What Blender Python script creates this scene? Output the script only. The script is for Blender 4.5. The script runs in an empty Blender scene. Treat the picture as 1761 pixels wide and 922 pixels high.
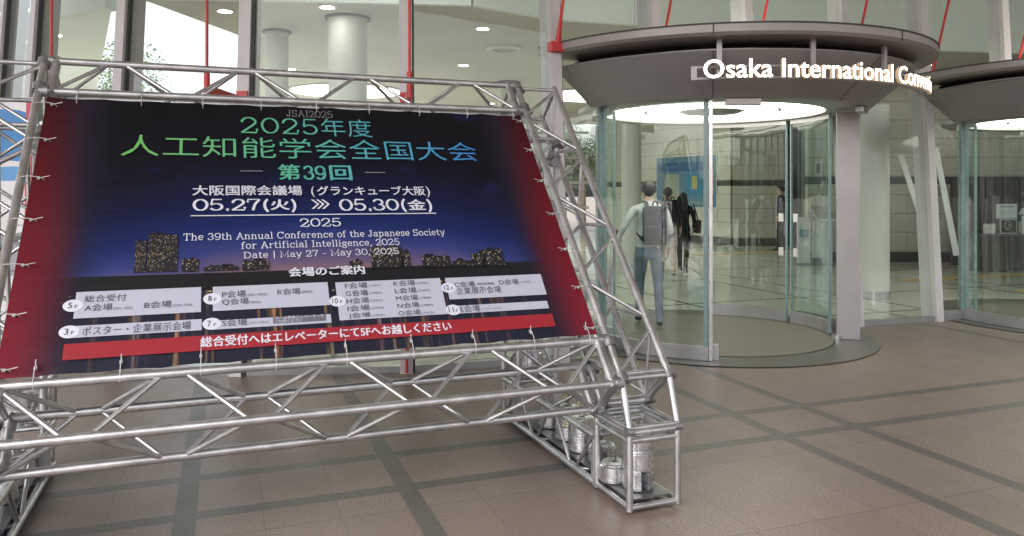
import bpy, bmesh, math, random
from mathutils import Vector, Matrix
rnd = random.Random(7)
S = bpy.context.scene
COL = S.collection
R = math.radians
PI = math.pi
# ------------------------------------------------------------------ camera
cam = bpy.data.objects.new('camera', bpy.data.cameras.new('camera'))
COL.objects.link(cam)
cam.location = (0, 0, 1.6)
cam.rotation_euler = (R(90), 0, 0)
cam.data.sensor_width = 36
cam.data.lens = 1330 / 1761 * 36
cam.data.shift_y = -131 / 1761
cam.data.clip_end = 800
S.camera = cam
# ------------------------------------------------------------------ sky, sun, exposure
W = bpy.data.worlds.new('World'); S.world = W; W.use_nodes = True
nt = W.node_tree
bg = nt.nodes['Background']
sky = nt.nodes.new('ShaderNodeTexSky'); sky.sky_type = 'NISHITA'; sky.sun_disc = False
SUN_EL, SUN_ROT = 48, 215
sky.sun_elevation = R(SUN_EL); sky.sun_rotation = R(SUN_ROT)
sky.air_density = 1.0; sky.dust_density = 6.0; sky.ozone_density = 1.0
hsv = nt.nodes.new('ShaderNodeHueSaturation'); hsv.inputs['Saturation'].default_value = 0.22; hsv.inputs['Value'].default_value = 1.25
nt.links.new(sky.outputs[0], hsv.inputs['Color'])
nt.links.new(hsv.outputs[0], bg.inputs['Color'])
bg.inputs['Strength'].default_value = 0.13
sun = bpy.data.objects.new('sun', bpy.data.lights.new('sun', 'SUN')); COL.objects.link(sun)
sun.data.energy = 0.8; sun.data.angle = R(14); sun.data.color = (1, .96, .9)
sun.rotation_euler = (R(90 - SUN_EL), 0, R(180 - SUN_ROT))
S.view_settings.view_transform = 'Standard'; S.view_settings.look = 'None'
S.view_settings.gamma = 1; S.view_settings.use_curve_mapping = False
S.view_settings.exposure = 1.58
S.render.engine = 'CYCLES'
cy = S.cycles
cy.use_denoising = True
cy.max_bounces = 8; cy.diffuse_bounces = 4; cy.glossy_bounces = 4; cy.transmission_bounces = 4
cy.transparent_max_bounces = 40
cy.caustics_reflective = False; cy.caustics_refractive = False
cy.sample_clamp_indirect = 4
# ------------------------------------------------------------------ node helpers
class X:
    """a value inside a node tree, with arithmetic"""
    def __init__(s, t, o): s.t, s.o = t, o
    def op(s, name, *a):
        n = s.t.nodes.new('ShaderNodeMath'); n.operation = name
        for i, v in enumerate((s,) + a):
            if isinstance(v, X): s.t.links.new(v.o, n.inputs[i])
            else: n.inputs[i].default_value = v
        return X(s.t, n.outputs[0])
    def __add__(s, b): return s.op('ADD', b)
    def __sub__(s, b): return s.op('SUBTRACT', b)
    def __mul__(s, b): return s.op('MULTIPLY', b)
    def __truediv__(s, b): return s.op('DIVIDE', b)
    def inv(s): return (s * -1) + 1
    def abs(s): return s.op('ABSOLUTE')
    def lt(s, b): return s.op('LESS_THAN', b)
    def gt(s, b): return s.op('GREATER_THAN', b)
    def max(s, b): return s.op('MAXIMUM', b)
    def min(s, b): return s.op('MINIMUM', b)
    def frac(s): return s.op('FRACT')
    def floor(s): return s.op('FLOOR')
    def pow(s, b): return s.op('POWER', b)
    def ss(s, a, b):
        n = s.t.nodes.new('ShaderNodeMapRange'); n.interpolation_type = 'SMOOTHSTEP'
        s.t.links.new(s.o, n.inputs[0]); n.inputs[1].default_value = a; n.inputs[2].default_value = b
        return X(s.t, n.outputs[0])

class Mat:
    def __init__(s, name, color=(.5, .5, .5), rough=.5, metal=0., spec=.5):
        s.m = bpy.data.materials.new(name); s.m.use_nodes = True
        s.t = s.m.node_tree; s.b = s.t.nodes['Principled BSDF']
        s.out = s.t.nodes['Material Output']
        s.b.inputs['Base Color'].default_value = (*color, 1)
        s.b.inputs['Roughness'].default_value = rough
        s.b.inputs['Metallic'].default_value = metal
        s.b.inputs['Specular IOR Level'].default_value = spec
        s.m.diffuse_color = (*color, 1)
    def coords(s, kind='Object'):
        c = s.t.nodes.new('ShaderNodeTexCoord'); p = s.t.nodes.new('ShaderNodeSeparateXYZ')
        s.t.links.new(c.outputs[kind], p.inputs[0])
        return c.outputs[kind], [X(s.t, o) for o in p.outputs]
    def noise(s, vec, scale, detail=3, rough=.5):
        n = s.t.nodes.new('ShaderNodeTexNoise'); n.inputs['Scale'].default_value = scale
        n.inputs['Detail'].default_value = detail; n.inputs['Roughness'].default_value = rough
        if vec is not None: s.t.links.new(vec, n.inputs['Vector'])
        return X(s.t, n.outputs[0])
    def white(s, a, b=None):
        c = s.t.nodes.new('ShaderNodeCombineXYZ'); s.t.links.new(a.o, c.inputs[0])
        if b is not None: s.t.links.new(b.o, c.inputs[1])
        n = s.t.nodes.new('ShaderNodeTexWhiteNoise'); n.noise_dimensions = '3D'
        s.t.links.new(c.outputs[0], n.inputs['Vector'])
        return X(s.t, n.outputs['Value'])
    def vec(s, x, y, z=0.):
        c = s.t.nodes.new('ShaderNodeCombineXYZ')
        for i, v in enumerate((x, y, z)):
            if isinstance(v, X): s.t.links.new(v.o, c.inputs[i])
            else: c.inputs[i].default_value = v
        return c.outputs[0]
    def mix(s, f, a, b):
        n = s.t.nodes.new('ShaderNodeMix'); n.data_type = 'RGBA'
        if isinstance(f, X): s.t.links.new(f.o, n.inputs[0])
        else: n.inputs[0].default_value = f
        for i, v in ((6, a), (7, b)):
            if isinstance(v, tuple): n.inputs[i].default_value = (*v, 1)
            else: s.t.links.new(v, n.inputs[i])
        return n.outputs[2]
    def ramp(s, f, stops):
        n = s.t.nodes.new('ShaderNodeValToRGB'); e = n.color_ramp.elements
        for i, (p, c) in enumerate(stops):
            el = e[i] if i < 2 else e.new(p)
            el.position = p; el.color = (*c, 1)
        s.t.links.new(f.o, n.inputs[0]); return n.outputs[0]
    def color(s, o): s.t.links.new(o, s.b.inputs['Base Color']); return s
    def roughv(s, x): s.t.links.new(x.o, s.b.inputs['Roughness']); return s
    def bump(s, h, dist=.01, strength=.3):
        n = s.t.nodes.new('ShaderNodeBump'); n.inputs['Distance'].default_value = dist
        n.inputs['Strength'].default_value = strength
        s.t.links.new(h.o, n.inputs['Height']); s.t.links.new(n.outputs[0], s.b.inputs['Normal']); return s

def wear(name, col, rough, metal=0., scale=3., amt=.14, bump=0.):
    """paint or metal with uneven tone and gloss"""
    m = Mat(name, col, rough, metal)
    v, _ = m.coords()
    n = m.noise(v, scale, 6, .6)
    dark = tuple(c * (1 - amt) for c in col); lite = tuple(min(1, c * (1 + amt)) for c in col)
    m.color(m.mix(n.ss(.3, .7), dark, lite))
    m.roughv(m.noise(v, scale * 2.7, 4) * .25 + (rough - .12))
    if bump: m.bump(m.noise(v, scale * 14, 3), .004, bump)
    return m.m

def emit(name, col, st):
    m = Mat(name, col, .5); m.b.inputs['Emission Color'].default_value = (*col, 1)
    m.b.inputs['Emission Strength'].default_value = st; return m.m

def glass(name, tint, refl=1.0, rough=0.0, ripple=0.):
    m = Mat(name); t = m.t
    tr = t.nodes.new('ShaderNodeBsdfTransparent'); tr.inputs[0].default_value = (*tint, 1)
    gl = t.nodes.new('ShaderNodeBsdfGlossy'); gl.inputs['Roughness'].default_value = rough
    gl.inputs['Color'].default_value = (.95, 1, .98, 1)
    fr = t.nodes.new('ShaderNodeLayerWeight'); fr.inputs[0].default_value = .5
    if ripple:
        v, _ = m.coords(); n = m.noise(v, 2.3, 2)
        b = t.nodes.new('ShaderNodeBump'); b.inputs['Distance'].default_value = .02; b.inputs['Strength'].default_value = ripple
        t.links.new(n.o, b.inputs['Height']); t.links.new(b.outputs[0], gl.inputs['Normal'])
    f = ((X(t, fr.outputs['Facing']).pow(5.) * .95 + .05) * refl * 1.7).min(.95)
    mx = t.nodes.new('ShaderNodeMixShader')
    t.links.new(f.o, mx.inputs[0]); t.links.new(tr.outputs[0], mx.inputs[1]); t.links.new(gl.outputs[0], mx.inputs[2])
    t.links.new(mx.outputs[0], m.out.inputs[0])
    t.nodes.remove(m.b); return m.m

# ------------------------------------------------------------------ mesh helpers
WM = {}
def tag(o, label=None, cat=None, group=None, kind=None):
    for k, v in (('label', label), ('category', cat), ('group', group), ('kind', kind)):
        if v: o[k] = v
    return o
def thing(name, loc, label, cat, group=None, rz=0.):
    o = bpy.data.objects.new(name, None); COL.objects.link(o)
    o.empty_display_size = .1; o.location = loc; o.rotation_euler.z = rz
    WM[o.name] = Matrix.Translation(loc) @ Matrix.Rotation(rz, 4, 'Z')
    return tag(o, label, cat, group)

class MB:
    def __init__(s): s.v, s.f, s.uv = [], [], None
    def add(s, vs, fs):
        k = len(s.v); s.v += [Vector(v) for v in vs]; s.f += [tuple(i + k for i in f) for f in fs]; return s
    def tube(s, a, b, r, n=10, r2=None, caps=True):
        a, b = Vector(a), Vector(b); d = (b - a).normalized()
        u = d.orthogonal().normalized(); w = d.cross(u); r2 = r if r2 is None else r2
        vs = [a + (u * math.cos(2*PI*i/n) + w * math.sin(2*PI*i/n)) * r for i in range(n)]
        vs += [b + (u * math.cos(2*PI*i/n) + w * math.sin(2*PI*i/n)) * r2 for i in range(n)]
        fs = [(i, (i+1) % n, n + (i+1) % n, n + i) for i in range(n)]
        if caps: fs += [tuple(range(n))[::-1], tuple(range(n, 2*n))]
        return s.add(vs, fs)
    def path(s, pts, r, n=8):
        for a, b in zip(pts, pts[1:]): s.tube(a, b, r, n)
        return s
    def box(s, c, size, ax=None):
        c = Vector(c); ax = ax or (Vector((1,0,0)), Vector((0,1,0)), Vector((0,0,1)))
        hx, hy, hz = [ax[i] * (size[i] / 2) for i in range(3)]
        vs = [c + hx*i + hy*j + hz*k for i in (-1,1) for j in (-1,1) for k in (-1,1)]
        return s.add(vs, [(0,1,3,2),(4,6,7,5),(0,4,5,1),(2,3,7,6),(0,2,6,4),(1,5,7,3)])
    def bar(s, a, b, w, h, up=(0,0,1)):
        a, b = Vector(a), Vector(b); d = (b-a); L = d.length; d.normalize()
        u = Vector(up); u = (u - d * u.dot(d)).normalized(); sd = d.cross(u)
        return s.box((a+b)/2, (L, w, h), (d, sd, u))
    def lathe(s, prof, c=(0,0,0), a0=0., a1=360., n=32, close=True):
        """prof: (r, z) points; swept about vertical axis through c, degrees"""
        c = Vector(c); full = abs(a1-a0) >= 359.9; m = n if full else n+1; k = len(prof)
        vs = []
        for i in range(m):
            a = R(a0 + (a1-a0)*i/n)
            vs += [c + Vector((r*math.cos(a), r*math.sin(a), z)) for r, z in prof]
        fs = []
        for i in range(n):
            j = (i+1) % m
            for q in range(k if close else k-1):
                p = (q+1) % k
                fs.append((i*k+q, j*k+q, j*k+p, i*k+p))
        if close and not full: fs += [tuple(range(k)), tuple((m-1)*k + i for i in range(k))[::-1]]
        return s.add(vs, fs)
    def prism(s, poly, z0, z1):
        n = len(poly)
        vs = [(x, y, z0) for x, y in poly] + [(x, y, z1) for x, y in poly]
        return s.add(vs, [(i, (i+1) % n, n+(i+1) % n, n+i) for i in range(n)] + [tuple(range(n))[::-1], tuple(range(n, 2*n))])
    def sheet(s, poly, z): return s.add([(x, y, z) for x, y in poly], [tuple(range(len(poly)))])
    def build(s, name, mat, parent=None, smooth=None, loc=None, bevel=0.):
        me = bpy.data.meshes.new(name)
        M = WM[parent.name].inverted() if parent is not None else Matrix.Translation(-Vector(loc or (0,0,0)))
        me.from_pydata([M @ v for v in s.v], [], s.f); me.update()
        bm = bmesh.new(); bm.from_mesh(me)
        bmesh.ops.recalc_face_normals(bm, faces=bm.faces)
        if bevel:
            bmesh.ops.bevel(bm, geom=[e for e in bm.edges if len(e.link_faces) == 2 and e.calc_face_angle(0) > .5], offset=bevel, segments=2, affect='EDGES', profile=.6)
        bm.to_mesh(me); bm.free()
        o = bpy.data.objects.new(name, me); COL.objects.link(o)
        if mat: me.materials.append(mat)
        if smooth: me.set_sharp_from_angle(angle=R(smooth))
        if smooth: me.shade_smooth(); me.set_sharp_from_angle(angle=R(smooth))
        if parent is not None: o.parent = parent; WM[o.name] = WM[parent.name]
        elif loc: o.location = loc; WM[o.name] = Matrix.Translation(loc)
        else: WM[o.name] = Matrix.Identity(4)
        return o
def struct(o): o['kind'] = 'structure'; return o
def kids(o): return [c for c in o.children]
def copy_tree(o, parent=None):
    c = o.copy(); COL.objects.link(c)
    if parent is not None: c.parent = parent
    for ch in kids(o): copy_tree(ch, c)
    return c
def uvbuild(mb, name, mat, parent, uv):
    o = mb.build(name, mat, parent)
    l = o.data.uv_layers.new(name='UVMap')
    for i, lp in enumerate(o.data.loops): l.data[i].uv = uv[lp.vertex_index]
    return o
def text_mesh(txt, offset=0., res=3):
    c = bpy.data.curves.new('t', 'FONT'); c.body = txt; c.size = 1; c.offset = offset; c.resolution_u = res
    o = bpy.data.objects.new('t', c); COL.objects.link(o)
    dg = bpy.context.evaluated_depsgraph_get(); dg.update()
    me = bpy.data.meshes.new_from_object(o.evaluated_get(dg))
    vs = [v.co.copy() for v in me.vertices]; fs = [tuple(p.vertices) for p in me.polygons]
    bpy.data.objects.remove(o); bpy.data.curves.remove(c); bpy.data.meshes.remove(me)
    return vs, fs

# ------------------------------------------------------------------ materials
M = {}
M['alu'] = wear('brushed_aluminium', (.52, .52, .53), .36, .88, 9, .20, .12)
M['alu_dark'] = wear('worn_clamp_metal', (.30, .30, .31), .45, .8, 12, .25, .1)
M['steel'] = wear('satin_steel', (.55, .55, .56), .3, .85, 6, .1)
M['weight'] = wear('silver_paint_weight', (.72, .72, .74), .27, .95, 16, .22, .05)
M['plate'] = wear('dark_base_plate', (.16, .16, .17), .4, .5, 8, .2)
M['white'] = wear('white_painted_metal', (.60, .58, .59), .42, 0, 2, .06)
M['post'] = wear('grey_door_post', (.335, .318, .322), .4, .3, 3, .06)
M['frame'] = wear('door_rail_metal', (.42, .42, .43), .35, .7, 4, .1)
M['brim'] = wear('canopy_grey_paint', (.31, .285, .275), .42, .15, 1.6, .07)
M['fascia'] = wear('fascia_grey_paint', (.30, .285, .29), .38, .2, 1.3, .06)
M['recess'] = wear('dark_recess', (.05, .048, .047), .6)
M['red'] = wear('red_rod_paint', (.55, .035, .04), .4, 0, 5, .12)
M['rubber'] = wear('black_rubber', (.02, .02, .02), .7)
M['seal'] = wear('dark_seal', (.045, .05, .05), .5)
M['tie'] = wear('white_nylon', (.52, .52, .52), .5)
M['cream'] = wear('cream_column_paint', (.66, .67, .645), .45, 0, .8, .04)
M['ceil'] = wear('ceiling_paint', (.53, .515, .48), .8, 0, .5, .05)
M['bulk'] = wear('pale_bulkhead', (.72, .775, .75), .6, 0, .4, .05)
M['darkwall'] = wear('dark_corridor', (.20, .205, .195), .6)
M['wood'] = None
M['lamp'] = emit('downlight_glow', (1, .93, .8), 18)
M['disc'] = emit('ceiling_disc_glow', (1, .96, .86), 2.7)
M['drumlamp'] = emit('door_light_glow', (1, .95, .82), 1.6)
M['letter'] = emit('lit_letter', (1, .90, .76), 1.1)
M['glass'] = glass('facade_glass', (.86, .905, .878), .5, 0, .04)
M['dglass'] = glass('door_glass', (.80, .905, .86), .95, 0, .16)
M['dim_roof'] = glass('dimming_roof_glass', (.22, .24, .235), .6, .2)  # dark tint only serves to dim daylight entering from above
M['gedge'] = wear('glass_edge_tint', (.24, .34, .35), .25)
M['ink'] = wear('dark_ink', (.02, .02, .03), .6)

def plaza_material():
    m = Mat('granite_paving', (.3, .25, .22), .5)
    v, (x, y, z) = m.coords()
    u = y * .9372 - x * .3488; w = x * .9372 + y * .3488
    bands = None
    for c in (4.126, 4.664, -1.3, -.76, ):
        q = (u - c).abs().lt(.05); bands = q if bands is None else bands.max(q)
    for c in (-.179, .925, 3.43, 4.04, 7.95, -2.65, -3.3, -5.2):
        bands = bands.max((w - c).abs().lt(.052))
    pu, pw = .83, .361
    a, b = (u - 5.5) / pu, (w + .179) / pw
    tone = m.white(a.floor(), b.floor())
    ju = ((a.frac() - .5).abs().gt(.5 - .0052)); jw = ((b.frac() - .5).abs().gt(.5 - .0065))
    bandv = bands
    joint = ju.max(jw) * bandv.inv()
    sp = m.noise(v, 85, 3, .7); sp2 = m.noise(v, 24, 4, .6); big = m.noise(v, .55, 4, .6)
    stain = m.noise(v, 3.2, 6, .7)
    c1 = m.mix(sp.ss(.36, .64), (.148, .111, .096), (.330, .248, .212))
    c1 = m.mix(sp2.ss(.42, .62) * .55, c1, (.225, .172, .147))
    c1 = m.mix(tone * .55, c1, (.185, .138, .116))
    c1 = m.mix(big.ss(.4, .65) * .30, c1, (.165, .14, .122))
    c1 = m.mix(stain.ss(.60, .74) * .35, c1, (.15, .125, .11))
    cb = m.mix(sp.ss(.3, .7), (.085, .079, .073), (.128, .119, .110))
    c = m.mix(bandv, c1, cb)
    c = m.mix(joint * .55, c, (.08, .065, .055))
    m.color(c)
    m.roughv(stain * .24 + .29)
    m.bump((sp * .3) + joint.inv() * .6, .0025, .35)
    return m.m
def lobby_material():
    m = Mat('cream_lobby_tiles', (.6, .58, .48), .14)
    v, (x, y, z) = m.coords()
    u = y * .9372 - x * .3488; w = x * .9372 + y * .3488
    ln = None
    for c in (7.0, 7.9, 9.43, 12.0, 13.5, 16.1, 17.6, 20.2, 21.7):
        q = (u - c).abs().lt(.028); ln = q if ln is None else ln.max(q)
    for c in (-2.4, -1.6, .2, 1.0, 2.8, 3.6, 5.4, 6.2, 8.17, 8.95, 11.75, 12.5, 15.2):
        ln = ln.max((w - c).abs().lt(.028))
    n = m.noise(v, 1.1, 4); t = m.white((u / .6).floor(), (w / .6).floor())
    c = m.mix(n * .5 + t * .2, (.68, .68, .57), (.56, .57, .48))
    m.color(m.mix(ln, c, (.05, .05, .045)))
    m.roughv(n * .10 + .05)
    return m.m
def block_material():
    m = Mat('cream_block_wall', (.6, .58, .5), .5)
    v, (x, y, z) = m.coords()
    h = .426
    r = ((z - 1.96) / h)
    row = r.floor(); jz = (r.frac() - .5).abs().gt(.5 - .016)
    q = ((x + y * .8) / 1.25) + (row * .5).frac()
    jx = (q.frac() - .5).abs().gt(.5 - .006)
    t = m.white(row, q.floor()); n = m.noise(v, 6, 5, .6)
    c = m.mix(t * .5 + n * .4, (.52, .52, .44), (.42, .42, .355))
    c = m.mix((jz * .8).max(jx * .35), c, (.10, .10, .085))
    band = (z - 1.86).abs().lt(.085); base = z.lt(.23)
    c = m.mix(band.max(base), c, (.055, .06, .055))
    return m.color(c).m
def wood_material():
    m = Mat('dark_wood_panel', (.06, .045, .035), .4)
    v, (x, y, z) = m.coords()
    n = m.noise(m.vec(x * 14, y * 14, z * .8), 2, 5)
    return m.color(m.mix(n.ss(.3, .7), (.045, .037, .03), (.095, .075, .06))).m
M['plaza'], M['lobby'], M['block'], M['wood'] = plaza_material(), lobby_material(), block_material(), wood_material()

# ------------------------------------------------------------------ ground
g = MB()
N = 12
for i in range(N):
    for j in range(N):
        x0, x1 = -240 + 480*i/N, -240 + 480*(i+1)/N; y0, y1 = -240 + 480*j/N, -240 + 480*(j+1)/N
        g.add([(x0,y0,0),(x1,y0,0),(x1,y1,0),(x0,y1,0)], [(0,1,2,3)])
struct(tag(g.build('plaza_paving', M['plaza']), 'brown granite paving with dark grey bands in front of the glass hall', 'paving'))

# facade line at floor level, west to east, and outward normals
FP = [(-5.95, 8.75), (-4.98, 7.79), (-3.72, 7.13), (-2.39, 6.76), (-.94, 6.87), (.466, 7.29), (1.58, 7.98), (2.75, 8.62), (4.1, 9.22), (5.26, 9.60), (6.55, 10.02), (7.95, 10.35), (9.4, 10.55), (12, 10.7)]
FP = [Vector((x, y, 0)) for x, y in FP]
def fnorm(i):
    a, b = FP[max(0, i-1)], FP[min(len(FP)-1, i+1)]; d = (b-a).normalized()
    return Vector((d.y, -d.x, 0))
LEAN = .062
def fpt(i, z, out=0.): return FP[i] - fnorm(i) * (LEAN * z - out) + Vector((0, 0, z))

lob = [(p.x, p.y) for p in FP] + [(17, 11), (17, 31), (-12, 31), (-12, 12)]
struct(tag(MB().sheet(lob, .004).build('lobby_floor', M['lobby']), 'polished cream lobby floor with thin dark grid lines behind the glass', 'floor'))
ym = Mat('tactile_yellow', (.62, .40, .10), .5); v_, (x_, y_, z_) = ym.coords()
dots = ((x_ * 13).frac() - .5).abs().lt(.28) * ((y_ * 13).frac() - .5).abs().lt(.28)
ym.color(ym.mix(dots, (.55, .36, .10), (.66, .45, .14)))
tac = MB()
A_ = Vector((.9372, .3488, 0)); B_ = Vector((-.3488, .9372, 0))
def strip(mb, c, d, L, w, z=.009):
    c = Vector(c); d = Vector(d); sd = Vector((-d.y, d.x, 0))
    mb.add([(c + d*a*L/2 + sd*b*w/2) + Vector((0,0,z)) for a, b in ((-1,-1),(1,-1),(1,1),(-1,1))], [(0,1,2,3)])
strip(tac, (9.0, 14.6, 0), A_, 4.2, .3); strip(tac, (6.2, 20.2, 0), A_, 3.4, .35); strip(tac, (9.6, 12.9, 0), A_, 3.2, .28)
struct(tag(tac.build('tactile_path', ym.m), 'yellow tactile guide strips set in the cream lobby floor', 'path'))

# ------------------------------------------------------------------ the hall
hall = thing('convention_hall', (0, 7, 0), 'glass fronted convention hall with white mullions and red tie rods behind the display', 'building')
ZT = 7.6
drum_gap = {5: 3.0, 6: 3.0, 7: 3.0, 9: 3.0, 10: 3.0, 11: 3.0}     # bays over the two doors start at the canopy
for i in range(len(FP)-1):
    z0 = drum_gap.get(i, .06)
    a0, a1, b0, b1 = fpt(i, z0), fpt(i, ZT), fpt(i+1, z0), fpt(i+1, ZT)
    MB().add([a0, b0, b1, a1], [(0,1,2,3)]).build('glass_pane', M['glass'], hall)
    if z0 < 1:
        n = fnorm(i) + fnorm(i+1); n.normalize()
        MB().bar(FP[i] + Vector((0,0,.03)), FP[i+1] + Vector((0,0,.03)), .08, .06).build('sill', M['frame'], hall)
for i in range(len(FP)):
    z0 = 3.0 if i in (6, 7, 10, 11) else 0.0
    n = fnorm(i); sd = Vector((-n.y, n.x, 0))
    def slab(d0, d1, w0, w1):
        vs = []
        for z in (z0, ZT):
            p = fpt(i, z)
            vs += [p + n*d0 + sd*w0, p + n*d0 + sd*w1, p + n*d1 + sd*w1, p + n*d1 + sd*w0]
        return MB().add(vs, [(0,1,2,3),(4,5,6,7),(0,1,5,4),(1,2,6,5),(2,3,7,6),(3,0,4,7)])
    w = .055
    mu = slab(.004, .075, -w, w).build('mullion', M['white'], hall)
    slab(-.004, -.17, -w+.006, w-.006).build('fin', M['white'], mu)
    slab(.002, .045, w+.002, w+.022).build('seal', M['seal'], mu)
# red tie rods standing off the left mullions, leaning ones over the doors
for i in range(2, 5):
    n = fnorm(i); p = fpt(i, 2.42); q = p + n * .72
    rod = MB().tube(q, q + Vector((0,0,5)), .0125).tube(q + Vector((0,0,-.05)), q + Vector((0,0,.16)), .024)
    rr = rod.build('tie_rod', M['red'], hall, 40)
    a = MB().bar(q, p + n*.06 + Vector((0,0,-.02)), .03, .07).box(p + n*.075, (.1, .03, .14), (Vector((-n.y, n.x, 0)), n, Vector((0,0,1))))
    a.build('bracket', M['red'], rr)
MB().tube(fpt(4, .012, .10), fpt(4, 2.44, .10), .013).build('tie_rod', M['red'], hall, 40)
for i in range(5, 11):
    n = fnorm(i); z0 = 2.95; p = fpt(i, z0) + n * (.10 if i != 5 else .09)
    q = p + n * (.3 * 3) + Vector((0, 0, 3.2))
    k = (q - p).normalized()
    rr = MB().tube(p + k*.35, q, .015).tube(p + k*.02, p + k*.36, .03, 8, .014).build('tie_rod', M['red'], hall, 40)
    MB().box(p + Vector((0, 0, .03)), (.16, .09, .09), (Vector((-n.y, n.x, 0)), n, Vector((0,0,1)))).build('bracket', M['red'], rr)
# ceilings, bulkheads, interior walls
CZ = 4.3
front = [(-5.18, 10.9), (-3.9, 11.0), (-.6, 11.3), (.6, 12.2), (1.95, 12.6), (4.5, 13.6), (8.2, 14.9), (12, 15.5), (17, 16)]
ce = MB().prism(front + [(17, 31), (-10.3, 31), (-4.62, 13.8)], CZ, CZ + .25)
ce.build('ceiling', M['ceil'], hall)
left = [(-5.93, 11.45), (-7.05, 12.1), (-9.5, 13.7), (-15, 20), (-11.3, 21)]
MB().prism(left, CZ, CZ + .25).build('ceiling', M['bulk'], hall)  # paler paint makes up for missing lamp light on this ceiling piece
def wall_line(pts, z0, z1, th, mat, name):
    for a, b in zip(pts, pts[1:]):
        MB().bar(Vector((*a, (z0+z1)/2)), Vector((*b, (z0+z1)/2)), th, z1-z0).build(name, mat, hall)
wall_line(front, CZ + .002, ZT, .2, M['bulk'], 'bulkhead')
wall_line(left[:3], CZ + .002, ZT, .2, M['bulk'], 'bulkhead')
wall_line([(3.2, 28.6), (4.3, 27.3), (6.57, 23.0), (8.05, 22.9)], 0, CZ, .2, M['block'], 'lobby_wall')
wall_line([(6.78, 17.8), (10.0, 17.7), (17, 17.4)], 0, CZ, .2, M['block'], 'lobby_wall')
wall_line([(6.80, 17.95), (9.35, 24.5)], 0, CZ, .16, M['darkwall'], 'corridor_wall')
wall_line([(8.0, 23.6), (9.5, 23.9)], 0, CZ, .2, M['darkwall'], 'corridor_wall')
wall_line([(17, 11), (17, 31)], 0, ZT, .2, M['bulk'], 'lobby_wall')
MB().prism([(-26, -3.5), (26, -3.5), (26, 11.2)] + [(fpt(i, ZT).x, fpt(i, ZT).y) for i in range(len(FP)-1, -1, -1)] + [(-26, 9.2)], ZT, ZT + .5).build('overhang_soffit', M['ceil'], hall)
MB().prism([(-10, 8.6), (-5.5, 8.9), (0, 7.4), (6, 9.9), (18, 11), (18, 17), (4.5, 14), (0, 12.5), (-5, 11.2), (-7.0, 12.3), (-10, 14)], ZT + .52, ZT + .54).build('dimming_pane', M['dim_roof'], hall)  # unseen dark roof glass, added to cut daylight on the bulkhead
# far window wall of the lobby (left of centre), frames and bars
for k in range(12):
    x = -9.6 + k * 1.05
    f = MB().box((x, 29.5, 2.15), (.16, .16, 4.3)).build('window_frame', M['ceil'], hall)
    for z in (1.0, 1.95, 2.9, 3.85): MB().box((x + .525, 29.5, z), (.89, .1, .1)).build('window_bar', M['ceil'], f)
# left end: pale louvred return wall beyond the first bay
for k in range(9):
    z = 1.2 + k * .42
    MB().bar((-9.6, 11.4, z), (-6.2, 9.9, z), .06, .36).build('louvre_panel', M['bulk'], hall)
# columns of the lobby
def column(x, y, r, ztop=CZ):
    c = MB().lathe([(0, .004), (r, .004), (r, ztop), (0, ztop)], (x, y, 0), n=40, close=False).build('column', M['cream'], hall, 40)
    MB().lathe([(r+.004, .006), (r+.012, .006), (r+.012, .11), (r+.004, .11)], (x, y, 0), n=40).build('base_ring', M['steel'], c, 40)
    if ztop > 4: MB().lathe([(r+.006, CZ-.03), (r+.05, CZ-.03), (r+.05, CZ-.004), (r+.006, CZ-.004)], (x, y, 0), n=40).build('collar', M['recess'], c, 40)
column(-2.55, 12.0, .30); column(-3.95, 13.0, .19); column(5.46, 11.7, .23, 2.9); column(2.5, 16.2, .2); column(-.1, 19, .25)
# leaning white strips standing in for reflections in the right hand bay glass
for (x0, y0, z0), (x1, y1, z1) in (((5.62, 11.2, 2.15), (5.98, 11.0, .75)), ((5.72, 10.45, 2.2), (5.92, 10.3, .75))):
    MB().bar((x0, y0, z0), (x1, y1, z1), .075, .02, (0, 1, 0)).build('reflection_strip', M['white'], hall)
# ceiling lights
def downlight(px, py, lab, r=.105):
    t = thing('ceiling_light', (px, py, CZ), lab, 'ceiling light', 'round downlights in the lobby ceiling')
    MB().lathe([(r, CZ-.012), (r+.03, CZ-.012), (r+.03, CZ-.003), (r, CZ-.003)], (px, py, 0), n=24).build('trim', M['white'], t, 40)
    MB().lathe([(0, CZ-.008), (r-.004, CZ-.008)], (px, py, 0), n=24, close=False).build('diffuser', M['lamp'], t)
    return t
def cpt(x, y): Y = 1330 * (CZ - 1.6) / (330 - y); return (x - 880.5) / 1330 * Y, Y
for x, y, lab in ((563, 12, 'glowing downlight just in front of the large white column'), (830, 49, 'glowing downlight nearest the first door canopy'), (797, 112, 'glowing downlight in mid ceiling behind the ring fitting'),
                  (500, 119, 'small glowing downlight between the two white columns'), (387, 19, 'glowing downlight in the ceiling wedge above the white sky'), (95, 60, 'glowing downlight in the ceiling left of the sky gap'),
                  (845, 178, 'small far downlight just above the right top corner of the display'), (1593, 112, 'small downlight seen between the two door canopies')):
    downlight(*cpt(x, y), lab)
for x, y in ((700, 205), (620, 225), (1010, 215), (1330, 220)):
    downlight(*cpt(x, y), 'far downlight deep in the lobby hidden behind the display or the door')
px, py = cpt(867, 82)
t = thing('ring_fitting', (px, py, CZ), 'unlit white ring fitting in the lobby ceiling beside a downlight', 'ceiling fitting')
MB().lathe([(.24, CZ-.05), (.34, CZ-.04), (.36, CZ-.003), (.22, CZ-.003)], (px, py, 0), n=36).build('ring', M['white'], t, 40)
MB().lathe([(0, CZ-.012), (.215, CZ-.012)], (px, py, 0), n=36, close=False).build('grille', M['ceil'], t)
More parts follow.
